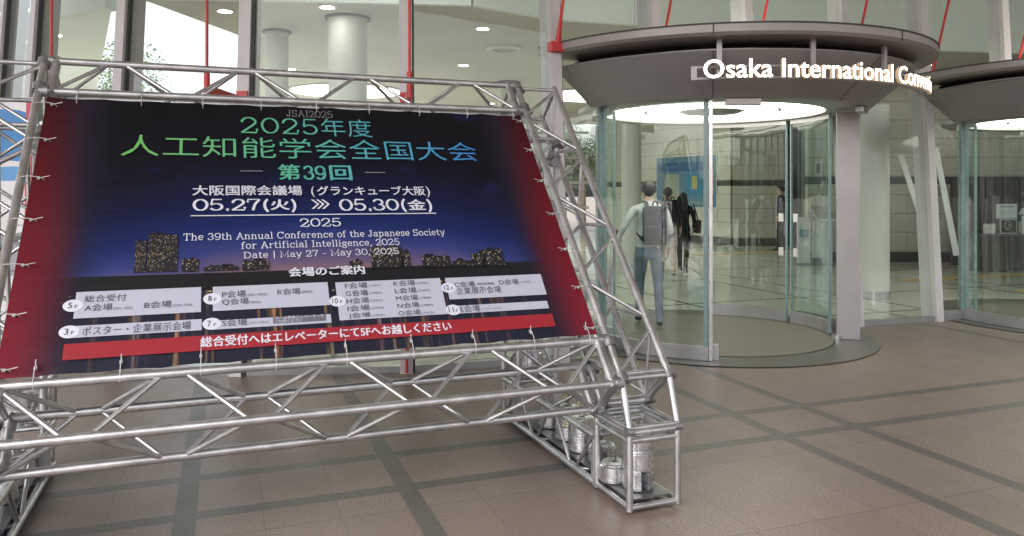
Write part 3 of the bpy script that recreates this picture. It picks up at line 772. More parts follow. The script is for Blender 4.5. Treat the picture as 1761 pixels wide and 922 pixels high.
# a slab serif drawn with a broad pen, for the Latin lines and the dates
def arc(cx, cy, rx, ry, a0, a1, n=14): return [(cx + rx*math.cos(R(a0+(a1-a0)*i/n)), cy + ry*math.sin(R(a0+(a1-a0)*i/n))) for i in range(n+1)]
def sf(x, y, w=.13): return [(x-w, y), (x+w, y)]
xh = .5
G = {
 '0': (.62, [arc(.31, .36, .25, .36, 90, 450, 24)]),
 '1': (.42, [[(.08, .56), (.22, .72), (.22, 0)], sf(.22, 0)]),
 '2': (.60, [[(.07, .52)] + arc(.29, .52, .21, .20, 170, -20) + [(.40, .34), (.06, .0)], [(.06, 0), (.52, 0), (.54, .16)]]),
 '3': (.58, [[(.07, .60)] + arc(.27, .54, .19, .18, 150, -80), arc(.27, .19, .23, .19, 85, -160), [(.07, .12), (.07, .16)]]),
 '5': (.58, [[(.50, .72), (.13, .72), (.10, .40)], arc(.28, .22, .23, .22, 140, -150), ]),
 '7': (.58, [[(.06, .56), (.06, .72), (.52, .72)], [(.52, .70), (.34, .38), (.26, 0)]]),
 '9': (.60, [arc(.30, .49, .23, .23, 0, 360, 20), [(.53, .49)] + arc(.28, .30, .25, .30, 30, -130)]),
 '.': (.26, [[(.10, .05), (.16, .05)], [(.10, .0), (.16, .0)], [(.13, -.02), (.13, .07)]]),
 ',': (.26, [[(.13, .07), (.15, .02), (.08, -.12)]]),
 '-': (.42, [[(.07, .28), (.35, .28)]]),
 '|': (.30, [[(.15, .75), (.15, -.12)]]),
 '(': (.34, [arc(.42, .30, .28, .50, 125, 235)]),
 ')': (.34, [arc(-.08, .30, .28, .50, 55, -55)]),
 ' ': (.30, []),
 'T': (.68, [[(.34, .72), (.34, 0)], [(.06, .56), (.06, .72), (.62, .72), (.62, .56)], sf(.34, 0)]),
 'A': (.74, [[(.12, 0), (.37, .72)], [(.37, .72), (.62, 0)], [(.22, .25), (.52, .25)], sf(.12, 0, .10), sf(.62, 0, .10)]),
 'C': (.70, [arc(.36, .36, .29, .36, 40, 320, 20), [(.60, .72), (.60, .52)]]),
 'J': (.50, [[(.32, .72), (.32, .18)] + arc(.18, .18, .14, .18, 0, -180, 8), sf(.32, .72)]),
 'S': (.58, [arc(.28, .54, .20, .18, 20, 250), arc(.29, .18, .21, .18, 90, -165), [(.48, .72), (.48, .56)], [(.08, 0), (.08, .16)]]),
 'I': (.38, [[(.19, .72), (.19, 0)], sf(.19, .72), sf(.19, 0)]),
 'D': (.72, [[(.14, .72), (.14, 0)], [(.04, .72), (.32, .72)], [(.04, 0), (.32, 0)], arc(.32, .36, .31, .36, 90, -90)]),
 'M': (.88, [[(.14, 0), (.14, .72), (.44, .08), (.74, .72), (.74, 0)], sf(.14, 0, .10), sf(.74, 0, .10), [(.04, .72), (.14, .72)], [(.74, .72), (.84, .72)]]),
 'h': (.60, [[(.13, .74), (.13, 0)], [(.04, .74), (.13, .74)], arc(.29, .30, .16, .19, 170, 0, 8) + [(.45, 0)], sf(.13, 0, .10), sf(.45, 0, .10)]),
 'n': (.60, [[(.13, xh), (.13, 0)], [(.04, xh), (.13, xh)], arc(.29, .30, .16, .19, 170, 0, 8) + [(.45, 0)], sf(.13, 0, .10), sf(.45, 0, .10)]),
 'u': (.60, [[(.13, xh), (.13, .2)] + arc(.27, .18, .14, .17, 180, 340, 8), [(.45, xh), (.45, 0)], [(.03, xh), (.13, xh)], [(.35, xh), (.45, xh)], [(.45, 0), (.54, 0)]]),
 'r': (.46, [[(.14, xh), (.14, 0)], [(.05, xh), (.14, xh)], arc(.31, .28, .16, .20, 160, 50, 6), sf(.14, 0, .11)]),
 'f': (.38, [[(.15, 0), (.15, .58)] + arc(.28, .58, .13, .15, 180, 50, 6), [(.04, xh), (.32, xh)], sf(.15, 0, .11)]),
 't': (.38, [[(.15, .66), (.15, .12)] + arc(.27, .12, .12, .12, 180, 310, 6), [(.04, xh), (.32, xh)]]),
 'l': (.30, [[(.15, .74), (.15, 0)], [(.05, .74), (.15, .74)], sf(.15, 0, .11)]),
 'i': (.30, [[(.15, xh), (.15, 0)], [(.05, xh), (.15, xh)], sf(.15, 0, .11), [(.15, .66), (.15, .74)]]),
 'e': (.52, [[(.07, .27), (.45, .27)] + arc(.26, .26, .19, .24, 10, 320, 16)]),
 'o': (.54, [arc(.27, .25, .20, .25, 0, 360, 18)]),
 'c': (.50, [arc(.27, .25, .20, .25, 45, 320, 14), [(.42, .48), (.42, .36)]]),
 'a': (.54, [arc(.24, .34, .16, .16, 150, 0, 8) + [(.40, .06), (.50, 0)], arc(.23, .15, .16, .14, 80, 330, 12), [(.24, .29), (.40, .30)]]),
 'p': (.58, [[(.13, xh), (.13, -.22)], [(.03, xh), (.13, xh)], arc(.29, .25, .19, .25, 150, -150, 14), sf(.13, -.22, .10)]),
 's': (.46, [arc(.22, .37, .14, .12, 30, 240, 8), arc(.23, .13, .15, .13, 80, -160, 8), [(.37, .49), (.37, .38)], [(.08, .01), (.08, .12)]]),
 'y': (.54, [[(.08, xh), (.28, 0)], [(.47, xh), (.24, -.16), (.08, -.20)], sf(.08, xh, .08), sf(.47, xh, .08)]),
 'g': (.54, [arc(.25, .33, .16, .16, 0, 360, 14), [(.40, .44), (.50, .48)], [(.16, .18), (.14, .08), (.38, .06)] + arc(.26, -.06, .20, .13, 40, -200, 12)]),
 'd': (.58, [[(.45, .74), (.45, 0)], [(.35, .74), (.45, .74)], arc(.28, .25, .19, .25, 30, 330, 14), [(.45, 0), (.54, 0)]]),
}
def serif(thick=.115, thin=.05, wide=1.15, track=.02):
    def make(txt):
        vs, fs = [], []; x = 0
        for ch in txt:
            w, strokes = G[ch]
            for st in strokes:
                pts = [Vector((x + p[0]*wide, p[1], 0)) for p in st]
                cl = (pts[0]-pts[-1]).length < 1e-4
                n = len(pts); k = len(vs)
                for i, p in enumerate(pts):
                    q0 = pts[i-1] if i else (pts[-2] if cl else p); q1 = pts[i+1] if i < n-1 else (pts[1] if cl else p)
                    d = (q1-q0); d = d.normalized() if d.length else Vector((1,0,0))
                    hw = (thin + (thick-thin)*abs(d.y)**.8)/2
                    nn = Vector((-d.y, d.x, 0))
                    ext = d*(hw*.55) if (i == n-1 and not cl) else (-d*(hw*.55) if (i == 0 and not cl) else Vector((0,0,0)))
                    vs += [p + nn*hw + ext, p - nn*hw + ext]
                fs += [(k+2*i, k+2*i+1, k+2*i+3, k+2*i+2) for i in range(n-1)]
            x += w*wide + track
        return vs, fs
    return make
ser, serb = serif(.10, .045), serif(.15, .06, 1.3)
tl = ban
place_text('faint_heading', 'JSAI2025', 493, 572, 203, 191, FAINT, glyphs=ser)
place_text('year_heading', '2025', 414, 547, 230, 205, GRAD, caps=True, glyphs=serif(.095, .05, 1.25, .06))
place_text('year_heading', '年度', 554, 641, 236, 206, GRAD, bold=-.006)
place_text('title_lettering', '人工知能学会全国大会', 207, 822, 273.5, 239, GRAD, bold=-.004)
place_text('number_heading', '第', 480, 517, 310, 284, GRAD, bold=.02)
place_text('number_heading', '39', 522, 562, 310, 286, GRAD, glyphs=serif(.13, .07, 1.0))
place_text('number_heading', '回', 569, 606, 311, 286, GRAD, bold=.02)
def line(name, x0, y0, x1, y1, w, mat, off=.004):
    (sa, ta), (sb, tb) = bt(x0, y0), bt(x1, y1); tm = (ta+tb)/2
    return flat(name, [[(sa, tm-w/2), (sb, tm-w/2), (sb, tm+w/2), (sa, tm+w/2)]], mat, off)
line('rule', 413, 294.5, 452, 295.5, .006, FAINT); line('rule', 628, 297.5, 662, 297.5, .006, FAINT)
place_text('venue_lettering', '大阪国際会議場', 331, 520, 337, 320, WHT, bold=.014)
place_text('venue_lettering', '(', 536, 542, 340, 321, WHT)
place_text('venue_lettering', 'グランキューブ大阪', 546, 732, 337, 321, WHT, bold=.014)
place_text('venue_lettering', ')', 735, 741, 340, 321, WHT)
place_text('date_lettering', '05.27(', 331, 463, 362, 344, WHT, caps=True, glyphs=serb)
place_text('date_lettering', '火', 466, 498, 362, 344, WHT, bold=.025)
place_text('date_lettering', ')', 501, 510, 362, 344, WHT, caps=True, glyphs=serb)
for q in range(3):
    (sa, ta), (sb, tb) = bt(536 + q*9, 360), bt(546 + q*9, 344); tm = (ta+tb)/2; sm = (sb+sa)/2 + .012
    flat('date_arrow', [[(sa, ta), (sa+.012, ta), (sm+.012, tm), (sm, tm)], [(sm, tm), (sm+.012, tm), (sa+.012, tb), (sa, tb)]], WHT, .004)
place_text('date_lettering', '05.30(', 584, 700, 362, 344, WHT, caps=True, glyphs=serb)
place_text('date_lettering', '金', 703, 733, 362, 344, WHT, bold=.025)
place_text('date_lettering', ')', 736, 744, 362, 344, WHT, caps=True, glyphs=serb)
line('rule', 328, 371, 750, 368.5, .006, WHT)
place_text('year_lettering', '2025', 516, 587, 391, 376, WHT, glyphs=serif(.14, .06, 1.5))
place_text('english_lettering', 'The 39th Annual Conference of the Japanese Society', 315, 767, 409.5, 399, WHT, caps=True, glyphs=serif(.115, .06, 1.3, .03))
place_text('english_lettering', 'for Artificial Intelligence, 2025', 415, 688, 425, 414.5, WHT, caps=True, glyphs=serif(.115, .06, 1.3, .03))
place_text('english_lettering', 'Date | May 27 - May 30, 2025', 419, 687, 441, 431, WHT, caps=True, glyphs=serif(.115, .06, 1.3, .03))
# skyline blocks of the print
lights = Mat('print_windows', (.02, .02, .02), .5); lv, (lu, lw, _) = lights.coords('UV')
cell = lights.white((lu * 1.).floor(), (lw * 1.).floor()); fx = (lu.frac() - .5).abs().lt(.30) * (lw.frac() - .5).abs().lt(.30)
lights.color(lights.mix(fx * cell.gt(.70), (.010, .010, .014), lights.ramp(cell, [(.66, (.10, .08, .05)), (.85, (.26, .18, .09)), (1., (.40, .37, .30))])))
def block(xl, xr, yt, yb, nx, ny):
    (sa, ta), (sb, tb) = bt(xl, yb), bt(xr, yt); q = nx
    m = MB(); m.add([sp(sa, ta, -.003), sp(sb, ta, -.003), sp(sb, tb, -.003), sp(sa, tb, -.003)], [(0,1,2,3)])
    uvbuild(m, 'skyline_print', lights.m, ban, [(0, 0), (nx, 0), (nx, ny), (0, ny)])
base_y = lambda x: 470 - (x-230)*.0195
for xl, xr, yt, nx, ny in ((230, 253, 415, 6, 14), (252, 306, 404, 12, 17), (312, 341, 446, 5, 5), (417, 462, 448, 7, 4), (640, 690, 425, 8, 9), (690, 702, 432, 3, 7), (602, 622, 449, 4, 3), (728, 772, 440, 8, 4), (815, 832, 436, 4, 5), (832, 862, 429, 6, 6), (780, 812, 448, 6, 2), (350, 410, 458, 9, 2)):
    block(xl, xr, yt, base_y((xl+xr)/2), int(nx*1.7), int(ny*1.5))
    w_ = xr - xl
    for q in range(max(2, int(w_/9))):
        a = xl + w_*rnd.uniform(0, .8); block(a, min(xr, a + w_*rnd.uniform(.08, .25)), yt - rnd.uniform(1.2, 4), yt + 1, 2, 1)
place_text('guide_heading', '会場のご案内', 497, 628, 474.5, 459, WHT, bold=.03)
# venue panels: rectangles in the plane of the print
def panel(x0, y0, x1, y1, tilt=None):
    """x0,y0 lower left and x1,y1 upper right as measured"""
    (sa, ta), (sb, tb) = bt(x0, y0), bt(x1, y1)
    return flat('venue_panel', [[(sa, ta), (sb, ta), (sb, tb), (sa, tb)]], PAN, .004)
def disc_(x, y, txt, r=.031):
    s, t = bt(x, y)
    o = flat('floor_disc', [[(s + r*1.25*math.cos(2*PI*i/28), t + r*math.sin(2*PI*i/28)) for i in range(28)]], WHT, .0055)
    for tx, dx, hh, ww in ((txt[:-1], -.010 if len(txt) < 3 else -.011, .030, .016 if len(txt) < 3 else .027), (txt[-1], .013 if len(txt) < 3 else .018, .017, .010)):
        vs, fs = text_mesh(tx, .01)
        ax, bx = min(v.x for v in vs), max(v.x for v in vs); ay, by = min(v.y for v in vs), max(v.y for v in vs)
        m = MB(); m.v = [sp(s + dx + ((v.x-ax)/(bx-ax)-.5)*ww, t - .014 + (v.y-ay)/(by-ay)*hh, -.007) for v in vs]; m.f = fs
        m.build('floor_number', INK, o)
    return o
def ink(txt, xl, xr, yb, yt, par, mat=INK, bold=.0): return place_text('panel_lettering', txt, xl, xr, yb, yt, mat, .0065, bold, par)
p = panel(126, 549, 346, 494.5); disc_(125.5, 527, '5F')
ink('総合受付', 145, 217, 520, 508, p); ink('A会場', 145, 193, 536, 524, p); ink('B会場', 248, 295, 531, 519, p)
ink('(501~503)', 195, 228, 535, 529, p, GRY, 0); ink('(504~506)', 297, 330, 529, 524, p, GRY, 0)
p = panel(118, 582.5, 347, 549.5); disc_(119, 572, '3F'); ink('ポスター・企業展示会場', 141, 328, 573.5, 558.5, p)
p = panel(366, 536, 563, 486); disc_(365, 515, '8F')
ink('P会場', 382, 423, 513, 501, p); ink('Q会場', 382, 428, 526, 514, p); ink('R会場', 477, 517, 508, 497, p)
ink('(801+802)', 426, 459, 511, 506, p, GRY, 0); ink('(804)', 430, 448, 524, 519, p, GRY, 0); ink('(803)', 519, 537, 506, 501, p, GRY, 0)
p = panel(364, 568, 568.5, 541); disc_(364, 558, '7F'); ink('S会場', 382, 425, 562, 550, p); ink('(701+702)', 427, 463, 559, 554, p, GRY, 0)
(sa, ta), (sb, tb) = bt(470, 558), bt(560, 541.5)
flat('panel_box', [[(sa, ta), (sb, ta), (sb, tb), (sa, tb)]], GRY, .0055, p)
place_text('panel_lettering', '7Fへは専用エレベーターを', 473, 557, 549, 543.5, WHT, .007, 0, p); place_text('panel_lettering', 'ご利用ください', 473, 520, 555.5, 550.5, WHT, .007, 0, p)
p = panel(584, 552, 756, 479); disc_(580, 519, '10F')
for i, c in enumerate('FGHIJ'):
    ink(c + '会場', 593 + i*1.6, 632 + i*1.5, 497.5 + i*12.9, 487 + i*12.9, p); ink('(100%d)' % (i+1), 634 + i*1.6, 655 + i*1.6, 495 + i*12.9, 490 + i*12.9, p, GRY, 0)
for i, c in enumerate('KLMNO'):
    ink(c + '会場', 677 + i*2.2, 714.5 + i*2.4, 493 + i*12.7, 483 + i*12.7, p); ink('(100%d)' % (i+6) if i < 4 else '(1010)', 716 + i*2.4, 737 + i*2.4, 491 + i*12.7, 486 + i*12.7, p, GRY, 0)
p = panel(773, 516, 929, 472); disc_(771, 496, '12F')
ink('C会場', 782, 817, 495, 485, p); ink('D会場', 859, 893, 491, 481, p); ink('企業展示会場', 785, 863, 506, 494, p)
ink('(特別会議場)', 820, 850, 492, 487, p); ink('(1202)', 895, 912, 488, 484, p, GRY, 0)
p = panel(774, 541, 940, 518); disc_(779, 534, '11F'); ink('E会場', 792, 827, 538, 526, p); ink('(1101+1102)', 829, 862, 534, 529.5, p, GRY, 0)
(sa, ta), (sb, tb), (sc, tc), (sd_, td) = bt(107, 619), bt(956, 563), bt(952, 541.5), bt(108, 591)
q = flat('notice_strip', [[(sa, (ta+tb)/2), (sb, (ta+tb)/2), (sb, (tc+td)/2), (sa, (tc+td)/2)]], REDS, .004)
place_text('notice_lettering', '総合受付へはエレベーターにて5Fへお越しください', 345, 780, 584, 567, WHT, .0055, .025, q)
# nylon ties holding the sheet to the chords
def tie(s, t, ds, dt):
    m = MB(); n = 12
    c = Vector((0, 0, 0)); rr = .027
    ax = e_ if ds == 0 else a_
    cc = sp(s + ds*.5, t + dt*.5)
    pts = [cc + (ax*math.cos(2*PI*i/n)*(abs(ds or dt)*.5 + .022) + n_*math.sin(2*PI*i/n)*rr) for i in range(n+1)]
    m.path(pts, .0021, 6); m.box(sp(s, t, -.012), (.012, .012, .010), (a_, e_, n_))
    m.tube(sp(s, t, -.012), sp(s - (ds and math.copysign(.05, ds)), t - (dt and math.copysign(.03, dt)), -.03), .002, 6)
    m.build('cable_tie', M['tie'], ban)
nt_ = 9
for i in range(nt_):
    s = BS0 + .14 + (BS1-BS0-.2)*i/(nt_-1)
    tie(s, BT1-.018, 0, TT0-BT1+.018); tie(s, BT0+.03, 0, TB1-BT0-.03)
for i in range(7):
    t = BT0 + .03 + (BT1-BT0-.1)*i/6
    tie(BS0+.03, t, -(BS0+.03-s1), 0); tie(BS1-.02, t, s0-BS1+.02, 0)

# ------------------------------------------------------------------ things in the lobby
def poster_mat(name, base, spots, power=6.):
    m = Mat(name, base, .4); v, (u, w, _) = m.coords('UV')
    c = m.mix(m.noise(m.vec(u*4, w*4), 1, 3), base, tuple(min(1, b*1.6) for b in base))
    for (x, y, rx, ry, col) in spots:
        d = ((u-x)/rx).abs().pow(power) + ((w-y)/ry).abs().pow(power)
        c = m.mix(d.lt(1.), c, col)
    return m.color(c).m
def board(name, p0, p1, z0, z1, mat, label, cat, th=.03, group=None, feet=False):
    p0, p1 = Vector((*p0, 0)), Vector((*p1, 0)); mid = (p0+p1)/2
    t = thing(name, (mid.x, mid.y, z0), label, cat, group)
    d = (p1-p0).normalized(); nn = Vector((d.y, -d.x, 0))
    MB().bar(mid - d*(p1-p0).length/2 + z_*(z0+z1)/2 - nn*th/2, mid + d*(p1-p0).length/2 + z_*(z0+z1)/2 - nn*th/2, th, z1-z0).build('backing', M['white'], t)
    m = MB().add([p0 + d*.02 + nn*.003 + z_*(z0+.02), p1 - d*.02 + nn*.003 + z_*(z0+.02), p1 - d*.02 + nn*.003 + z_*(z1-.02), p0 + d*.02 + nn*.003 + z_*(z1-.02)], [(0,1,2,3)])
    uvbuild(m, 'printed_face', mat, t, [(0,0),(1,0),(1,1),(0,1)])
    if feet:
        for q in (p0 + d*.1, p1 - d*.1): MB().bar(q - nn*.22 + z_*.02, q + nn*.16 + z_*.02, .05, .03).bar(q + z_*.03 - nn*.03, q + z_*z0 - nn*.03, .03, .03, (1,0,0)).build('foot', M['frame'], t)
    return t
board('poster', (4.85, 26.0), (6.20, 23.45), 1.1, 2.75, poster_mat('blue_poster', (.06, .13, .19), [(.5, .80, .47, .09, (.015, .09, .22)), (.28, .38, .13, .28, (.26, .29, .25)), (.66, .46, .14, .24, (.03, .17, .30)), (.66, .48, .045, .13, (.34, .32, .10)), (.92, .5, .045, .22, (.38, .28, .08)), (.6, .08, .3, .035, (.16, .24, .28))]), 'large blue poster with yellow motifs on the block wall behind the door glass', 'poster')
board('poster_stand', (-6.1, 8.35), (-4.55, 7.35), .12, 2.50, poster_mat('blue_wave_poster', (.62, .62, .66), [(.62, .90, .42, .075, (.02, .22, .60)), (.9, .80, .3, .05, (.03, .25, .62)), (.75, .70, .4, .03, (.1, .35, .7)), (.97, .6, .045, .5, (.55, .04, .07)), (.6, .35, .3, .1, (.35, .36, .4))], 2.), 'white poster board with blue waves behind the left truss leg', 'poster', feet=True)
board('wall_notice', (6.90, 17.66), (7.08, 17.66), 1.95, 2.32, poster_mat('small_notice', (.45, .47, .42), [(.5, .5, .3, .35, (.12, .14, .13))]), 'small framed notice on the pale block wall above the kiosk', 'notice')
# kiosk and sanitiser stand
t = thing('kiosk', (6.86, 17.0, 0), 'grey sloped touch kiosk by the pale block wall behind the door', 'kiosk')
MB().prism([(6.69, 16.95), (7.03, 16.95), (7.03, 17.25), (6.69, 17.25)], .01, .95).build('body', M['frame'], t, bevel=.01)
MB().add([(6.66, 16.85, .96), (7.06, 16.85, .96), (7.06, 17.3, 1.25), (6.66, 17.3, 1.25), (6.66, 16.85, 1.0), (7.06, 16.85, 1.0), (7.06, 17.3, 1.29), (6.66, 17.3, 1.29)], [(0,1,2,3),(4,5,6,7),(0,1,5,4),(1,2,6,5),(2,3,7,6),(3,0,4,7)]).build('screen', M['steel'], t)
t = thing('sanitiser_stand', (6.37, 16.9, 0), 'white board stand with a blue emblem beside the grey kiosk', 'stand')
MB().box((6.37, 16.9, .55), (.28, .05, 1.0)).build('panel', M['white'], t, bevel=.01)
MB().lathe([(0, 0), (.09, 0), (.09, .16), (0, .16)], (6.37, 16.86, .62), n=16, close=False).build('dispenser', wear('blue_bottle', (.05, .2, .32), .4), t, 40)
MB().box((6.37, 16.95, .03), (.36, .3, .04)).build('foot', M['plate'], t, bevel=.005)
MB().box((6.58, 16.70, .09), (.16, .2, .16)).build('pedal_box', M['rubber'], t, bevel=.01)
# reception desk and what stands on it
t = thing('reception_desk', (10.6, 15.6, 0), 'dark wood reception desk seen through the right hand door', 'desk')
MB().prism([(9.35, 15.4), (12.6, 15.75), (12.55, 16.4), (9.3, 16.05)], .01, .72).build('body', M['wood'], t)
MB().prism([(9.28, 15.33), (12.7, 15.70), (12.65, 16.45), (9.24, 16.1)], .722, .76).build('counter_top', M['plate'], t, bevel=.005)
t = thing('wood_screen', (11, 16.9, 0), 'tall dark wood screen standing behind the reception desk', 'screen')
MB().prism([(9.55, 16.75), (13, 17.1), (13, 17.2), (9.55, 16.85)], .01, 1.9).build('panel', M['wood'], t)
for x in (10.3, 11.1, 11.9): MB().box((x, 16.74 + (x-9.55)*.1, .95), (.012, .02, 1.86)).build('batten', M['recess'], t)
def stand_sign(x, y, w, z0, h, mat, label): board('desk_sign', (x, y), (x+w, y+w*.1), z0, z0+h, mat, label, 'sign', .015)
stand_sign(9.72, 15.52, .45, 1.06, .30, poster_mat('sign_blue_head', (.50, .54, .54), [(.5, .84, .4, .03, (.03, .09, .16)), (.5, .5, .4, .012, (.3, .33, .33)), (.5, .3, .4, .012, (.3, .33, .33))]), 'pale sign with a dark blue headline held above the reception desk')
stand_sign(9.42, 15.44, .25, .762, .20, poster_mat('sign_plain', (.52, .54, .50), [(.5, .5, .3, .02, (.35, .36, .34))]), 'small blank pale card at the left end of the reception desk')
stand_sign(9.76, 15.46, .36, .762, .29, poster_mat('sign_round', (.05, .05, .05), [(.45, .6, .28, .33, (.33, .28, .22)), (.45, .6, .2, .24, (.05, .05, .05)), (.55, .6, .10, .1, (.33, .28, .22))], 2.), 'dark sign with a pale round mark standing on the reception desk')
stand_sign(10.22, 15.50, .32, .762, .36, poster_mat('sign_paper', (.56, .58, .54), [(.5, .6, .35, .02, (.3, .3, .3)), (.5, .4, .35, .02, (.3, .3, .3))]), 'upright white paper notice beside the dark round mark sign')
t = thing('bottle', (10.36, 15.5, 1.13), 'white bottle with a dark blue band on top of the paper notice at the desk', 'bottle')
t.location = (10.42, 15.75, .762); WM[t.name] = Matrix.Translation(t.location)
MB().lathe([(0, .762), (.09, .762), (.10, .80), (.10, 1.0)], (10.42, 15.75, 0), n=20, close=False).build('body', M['white'], t, 40)
MB().lathe([(.101, 1.0), (.101, 1.14), (0, 1.14)], (10.42, 15.75, 0), n=20, close=False).build('band', wear('blue_band', (.03, .1, .15), .4), t, 40)
MB().lathe([(.098, 1.142), (.03, 1.27), (.0, 1.28)], (10.42, 15.75, 0), n=20, close=False).build('cap', M['white'], t, 40)

# ------------------------------------------------------------------ people
SK = wear('skin', (.50, .33, .25), .55); HAIR = wear('black_hair', (.016, .014, .013), .45, 0, 30, .3)
def person(loc, rz, h, label, shirt, trousers, shoes, lean=0., armL=None, armR=None, stride=.12, hair='short', female=False):
    """built standing, facing local +Y, 1.7 m tall and scaled to h"""
    k = h / 1.72; V = []; E = []; Rr = []
    def v(x, y, z, rx, ry=None, p=None):
        V.append((x*k, (y + lean*max(0, z-.9))*k, z*k)); Rr.append((rx*k, (ry or rx)*k))
        if p is not None: E.append((p, len(V)-1))
        return len(V)-1
    sw = .165 if female else .185
    pel = v(0, 0, .93, .145, .115)
    ab = v(0, .01, 1.08, .125 if female else .14, .105, pel); ch = v(0, 0, 1.26, .15 if female else .165, .115, ab)
    up = v(0, -.01, 1.385, .12, .09, ch); nk = v(0, .0, 1.47, .052, .055, up)
    hb = v(0, .02, 1.555, .068, .082, nk); hm = v(0, .02, 1.63, .078, .095, hb); v(0, .01, 1.69, .05, .06, hm)
    v(0, .115, 1.585, .014, .016, hb)
    for sx in (-1, 1): v(sx*.078, .01, 1.59, .014, .02, hb)
    hands = []
    for sx, arm in ((-1, armL), (1, armR)):
        arm = arm or ((sx*(sw+.05), -.03, 1.14), (sx*(sw+.06), .06, .90))
        sh = v(sx*sw, -.01, 1.375, .062, .062, up)
        el = v(*arm[0], .043, .043, sh); wr = v(*arm[1], .028, .028, el)
        d = (Vector(arm[1]) - Vector(arm[0])).normalized(); w = Vector(arm[1])
        pm = v(*(w + d*.06), .036, .020, wr)
        side = Vector((0, 1, 0)); q = w + d*.085
        for i, (o, l) in enumerate(((.030, .06), (.010, .072), (-.010, .068), (-.030, .052))):
            b = v(*(q + side*o), .0095, .0095, pm); v(*(q + side*o*1.1 + d*l - Vector((sx*.018, 0, 0))), .0075, .0075, b)
        tb = v(*(w + d*.03 + side*.035), .010, .010, pm); v(*(w + d*.075 + side*.055), .008, .008, tb)
    for sx, st in ((-1, stride), (1, -stride)):
        hp = v(sx*.09, 0, .86, .095, .10, pel)
        kn = v(sx*.10, st*.8 + .02, .49, .060, .062, hp); an = v(sx*.10, st*1.25 - (.05 if st < 0 else 0), .09, .040, .042, kn)
        v(sx*.11, st*1.25 - (.05 if st < 0 else 0) + .15, .035, .038, .030, an)
        v(sx*.10, st*1.25 - (.05 if st < 0 else 0) - .045, .035, .034, .030, an)
    me = bpy.data.meshes.new('person'); me.from_pydata(V, E, []); me.update()
    o = bpy.data.objects.new('person', me); COL.objects.link(o)
    md = o.modifiers.new('s', 'SKIN'); md.use_smooth_shade = True
    for i, sv in enumerate(me.skin_vertices[0].data): sv.radius = Rr[i]; sv.use_root = (i == 0)
    o.modifiers.new('u', 'SUBSURF').levels = 2; o.modifiers['u'].render_levels = 2
    dg = bpy.context.evaluated_depsgraph_get(); dg.update()
    nm = bpy.data.meshes.new_from_object(o.evaluated_get(dg)); o.modifiers.clear(); o.data = nm; bpy.data.meshes.remove(me)
    nm.name = 'person'; nm.materials.clear()
    for mt in (SK, shirt, trousers, shoes): nm.materials.append(mt)
    wz = {}
    for p in nm.polygons:
        c = p.center / k; i = 1
        y0 = lean*max(0, c.z-.9)
        if c.z > 1.475: i = 0
        elif c.z < .085: i = 3
        elif c.z < .95 and abs(c.x) < .20: i = 2
        elif c.z < .93 and abs(c.x) >= .2: i = 0
        for arm in (armL, armR):
            if arm and (Vector(c) - Vector((0, y0, 0)) - Vector(arm[1])).length < .045: i = 0
            if arm:
                dd = (Vector(arm[1])-Vector(arm[0])).normalized(); rel = Vector(c) - Vector((0, y0, 0)) - Vector(arm[1])
                if rel.dot(dd) > -.005 and rel.length < .2: i = 0
        p.material_index = i
    o.location = loc; o.rotation_euler.z = rz; WM[o.name] = Matrix.Translation(loc) @ Matrix.Rotation(rz, 4, 'Z')
    tag(o, label, 'person')
    Mw = WM[o.name]
    def loc_mesh(name, fn, mat, n=24, m=14):
        mb = MB()
        for i in range(m+1):
            for j in range(n):
                mb.v.append(Mw @ (fn(PI*i/m, 2*PI*j/n)*k))
        mb.f = [(i*n+j, i*n+(j+1) % n, (i+1)*n+(j+1) % n, (i+1)*n+j) for i in range(m) for j in range(n)]
        return mb.build(name, mat, o, 80)
    hl = lean*.72
    def cap(th, ph):
        x, y, z = math.sin(th)*math.cos(ph), math.sin(th)*math.sin(ph), math.cos(th)
        r = 1 + .03*math.sin(ph*7+th*5) + .02*math.sin(ph*13-th*9)
        low = -.35 if y > .2 else -1.
        z2 = max(z, low) if not (y > .2) else max(z, .15 + .25*y)
        return Vector((x*.092*r, .012 + y*.112*r + hl, 1.635 + z2*(.088 if z2 > 0 else .135)*r))
    loc_mesh('hair', cap, HAIR)
    if hair == 'long':
        def long(th, ph):
            x, y, z = math.sin(th)*math.cos(ph), math.sin(th)*math.sin(ph), math.cos(th)
            return Vector((x*(.105 + .025*(1-z)), -.065 + y*.075 - .02*(1-z) + hl, 1.50 + z*.215))
        loc_mesh('long_hair', long, HAIR)
    return o
def fab(name, c):
    m = Mat(name, c, .9, 0, .08); v, _ = m.coords()
    f = m.noise(v, 7, 2, .4); w = m.noise(v, 60, 2)
    m.color(m.mix(f.ss(.3, .7), tuple(q*.82 for q in c), tuple(min(1, q*1.12) for q in c)))
    return m.bump(f + w*.06, .05, .6).m
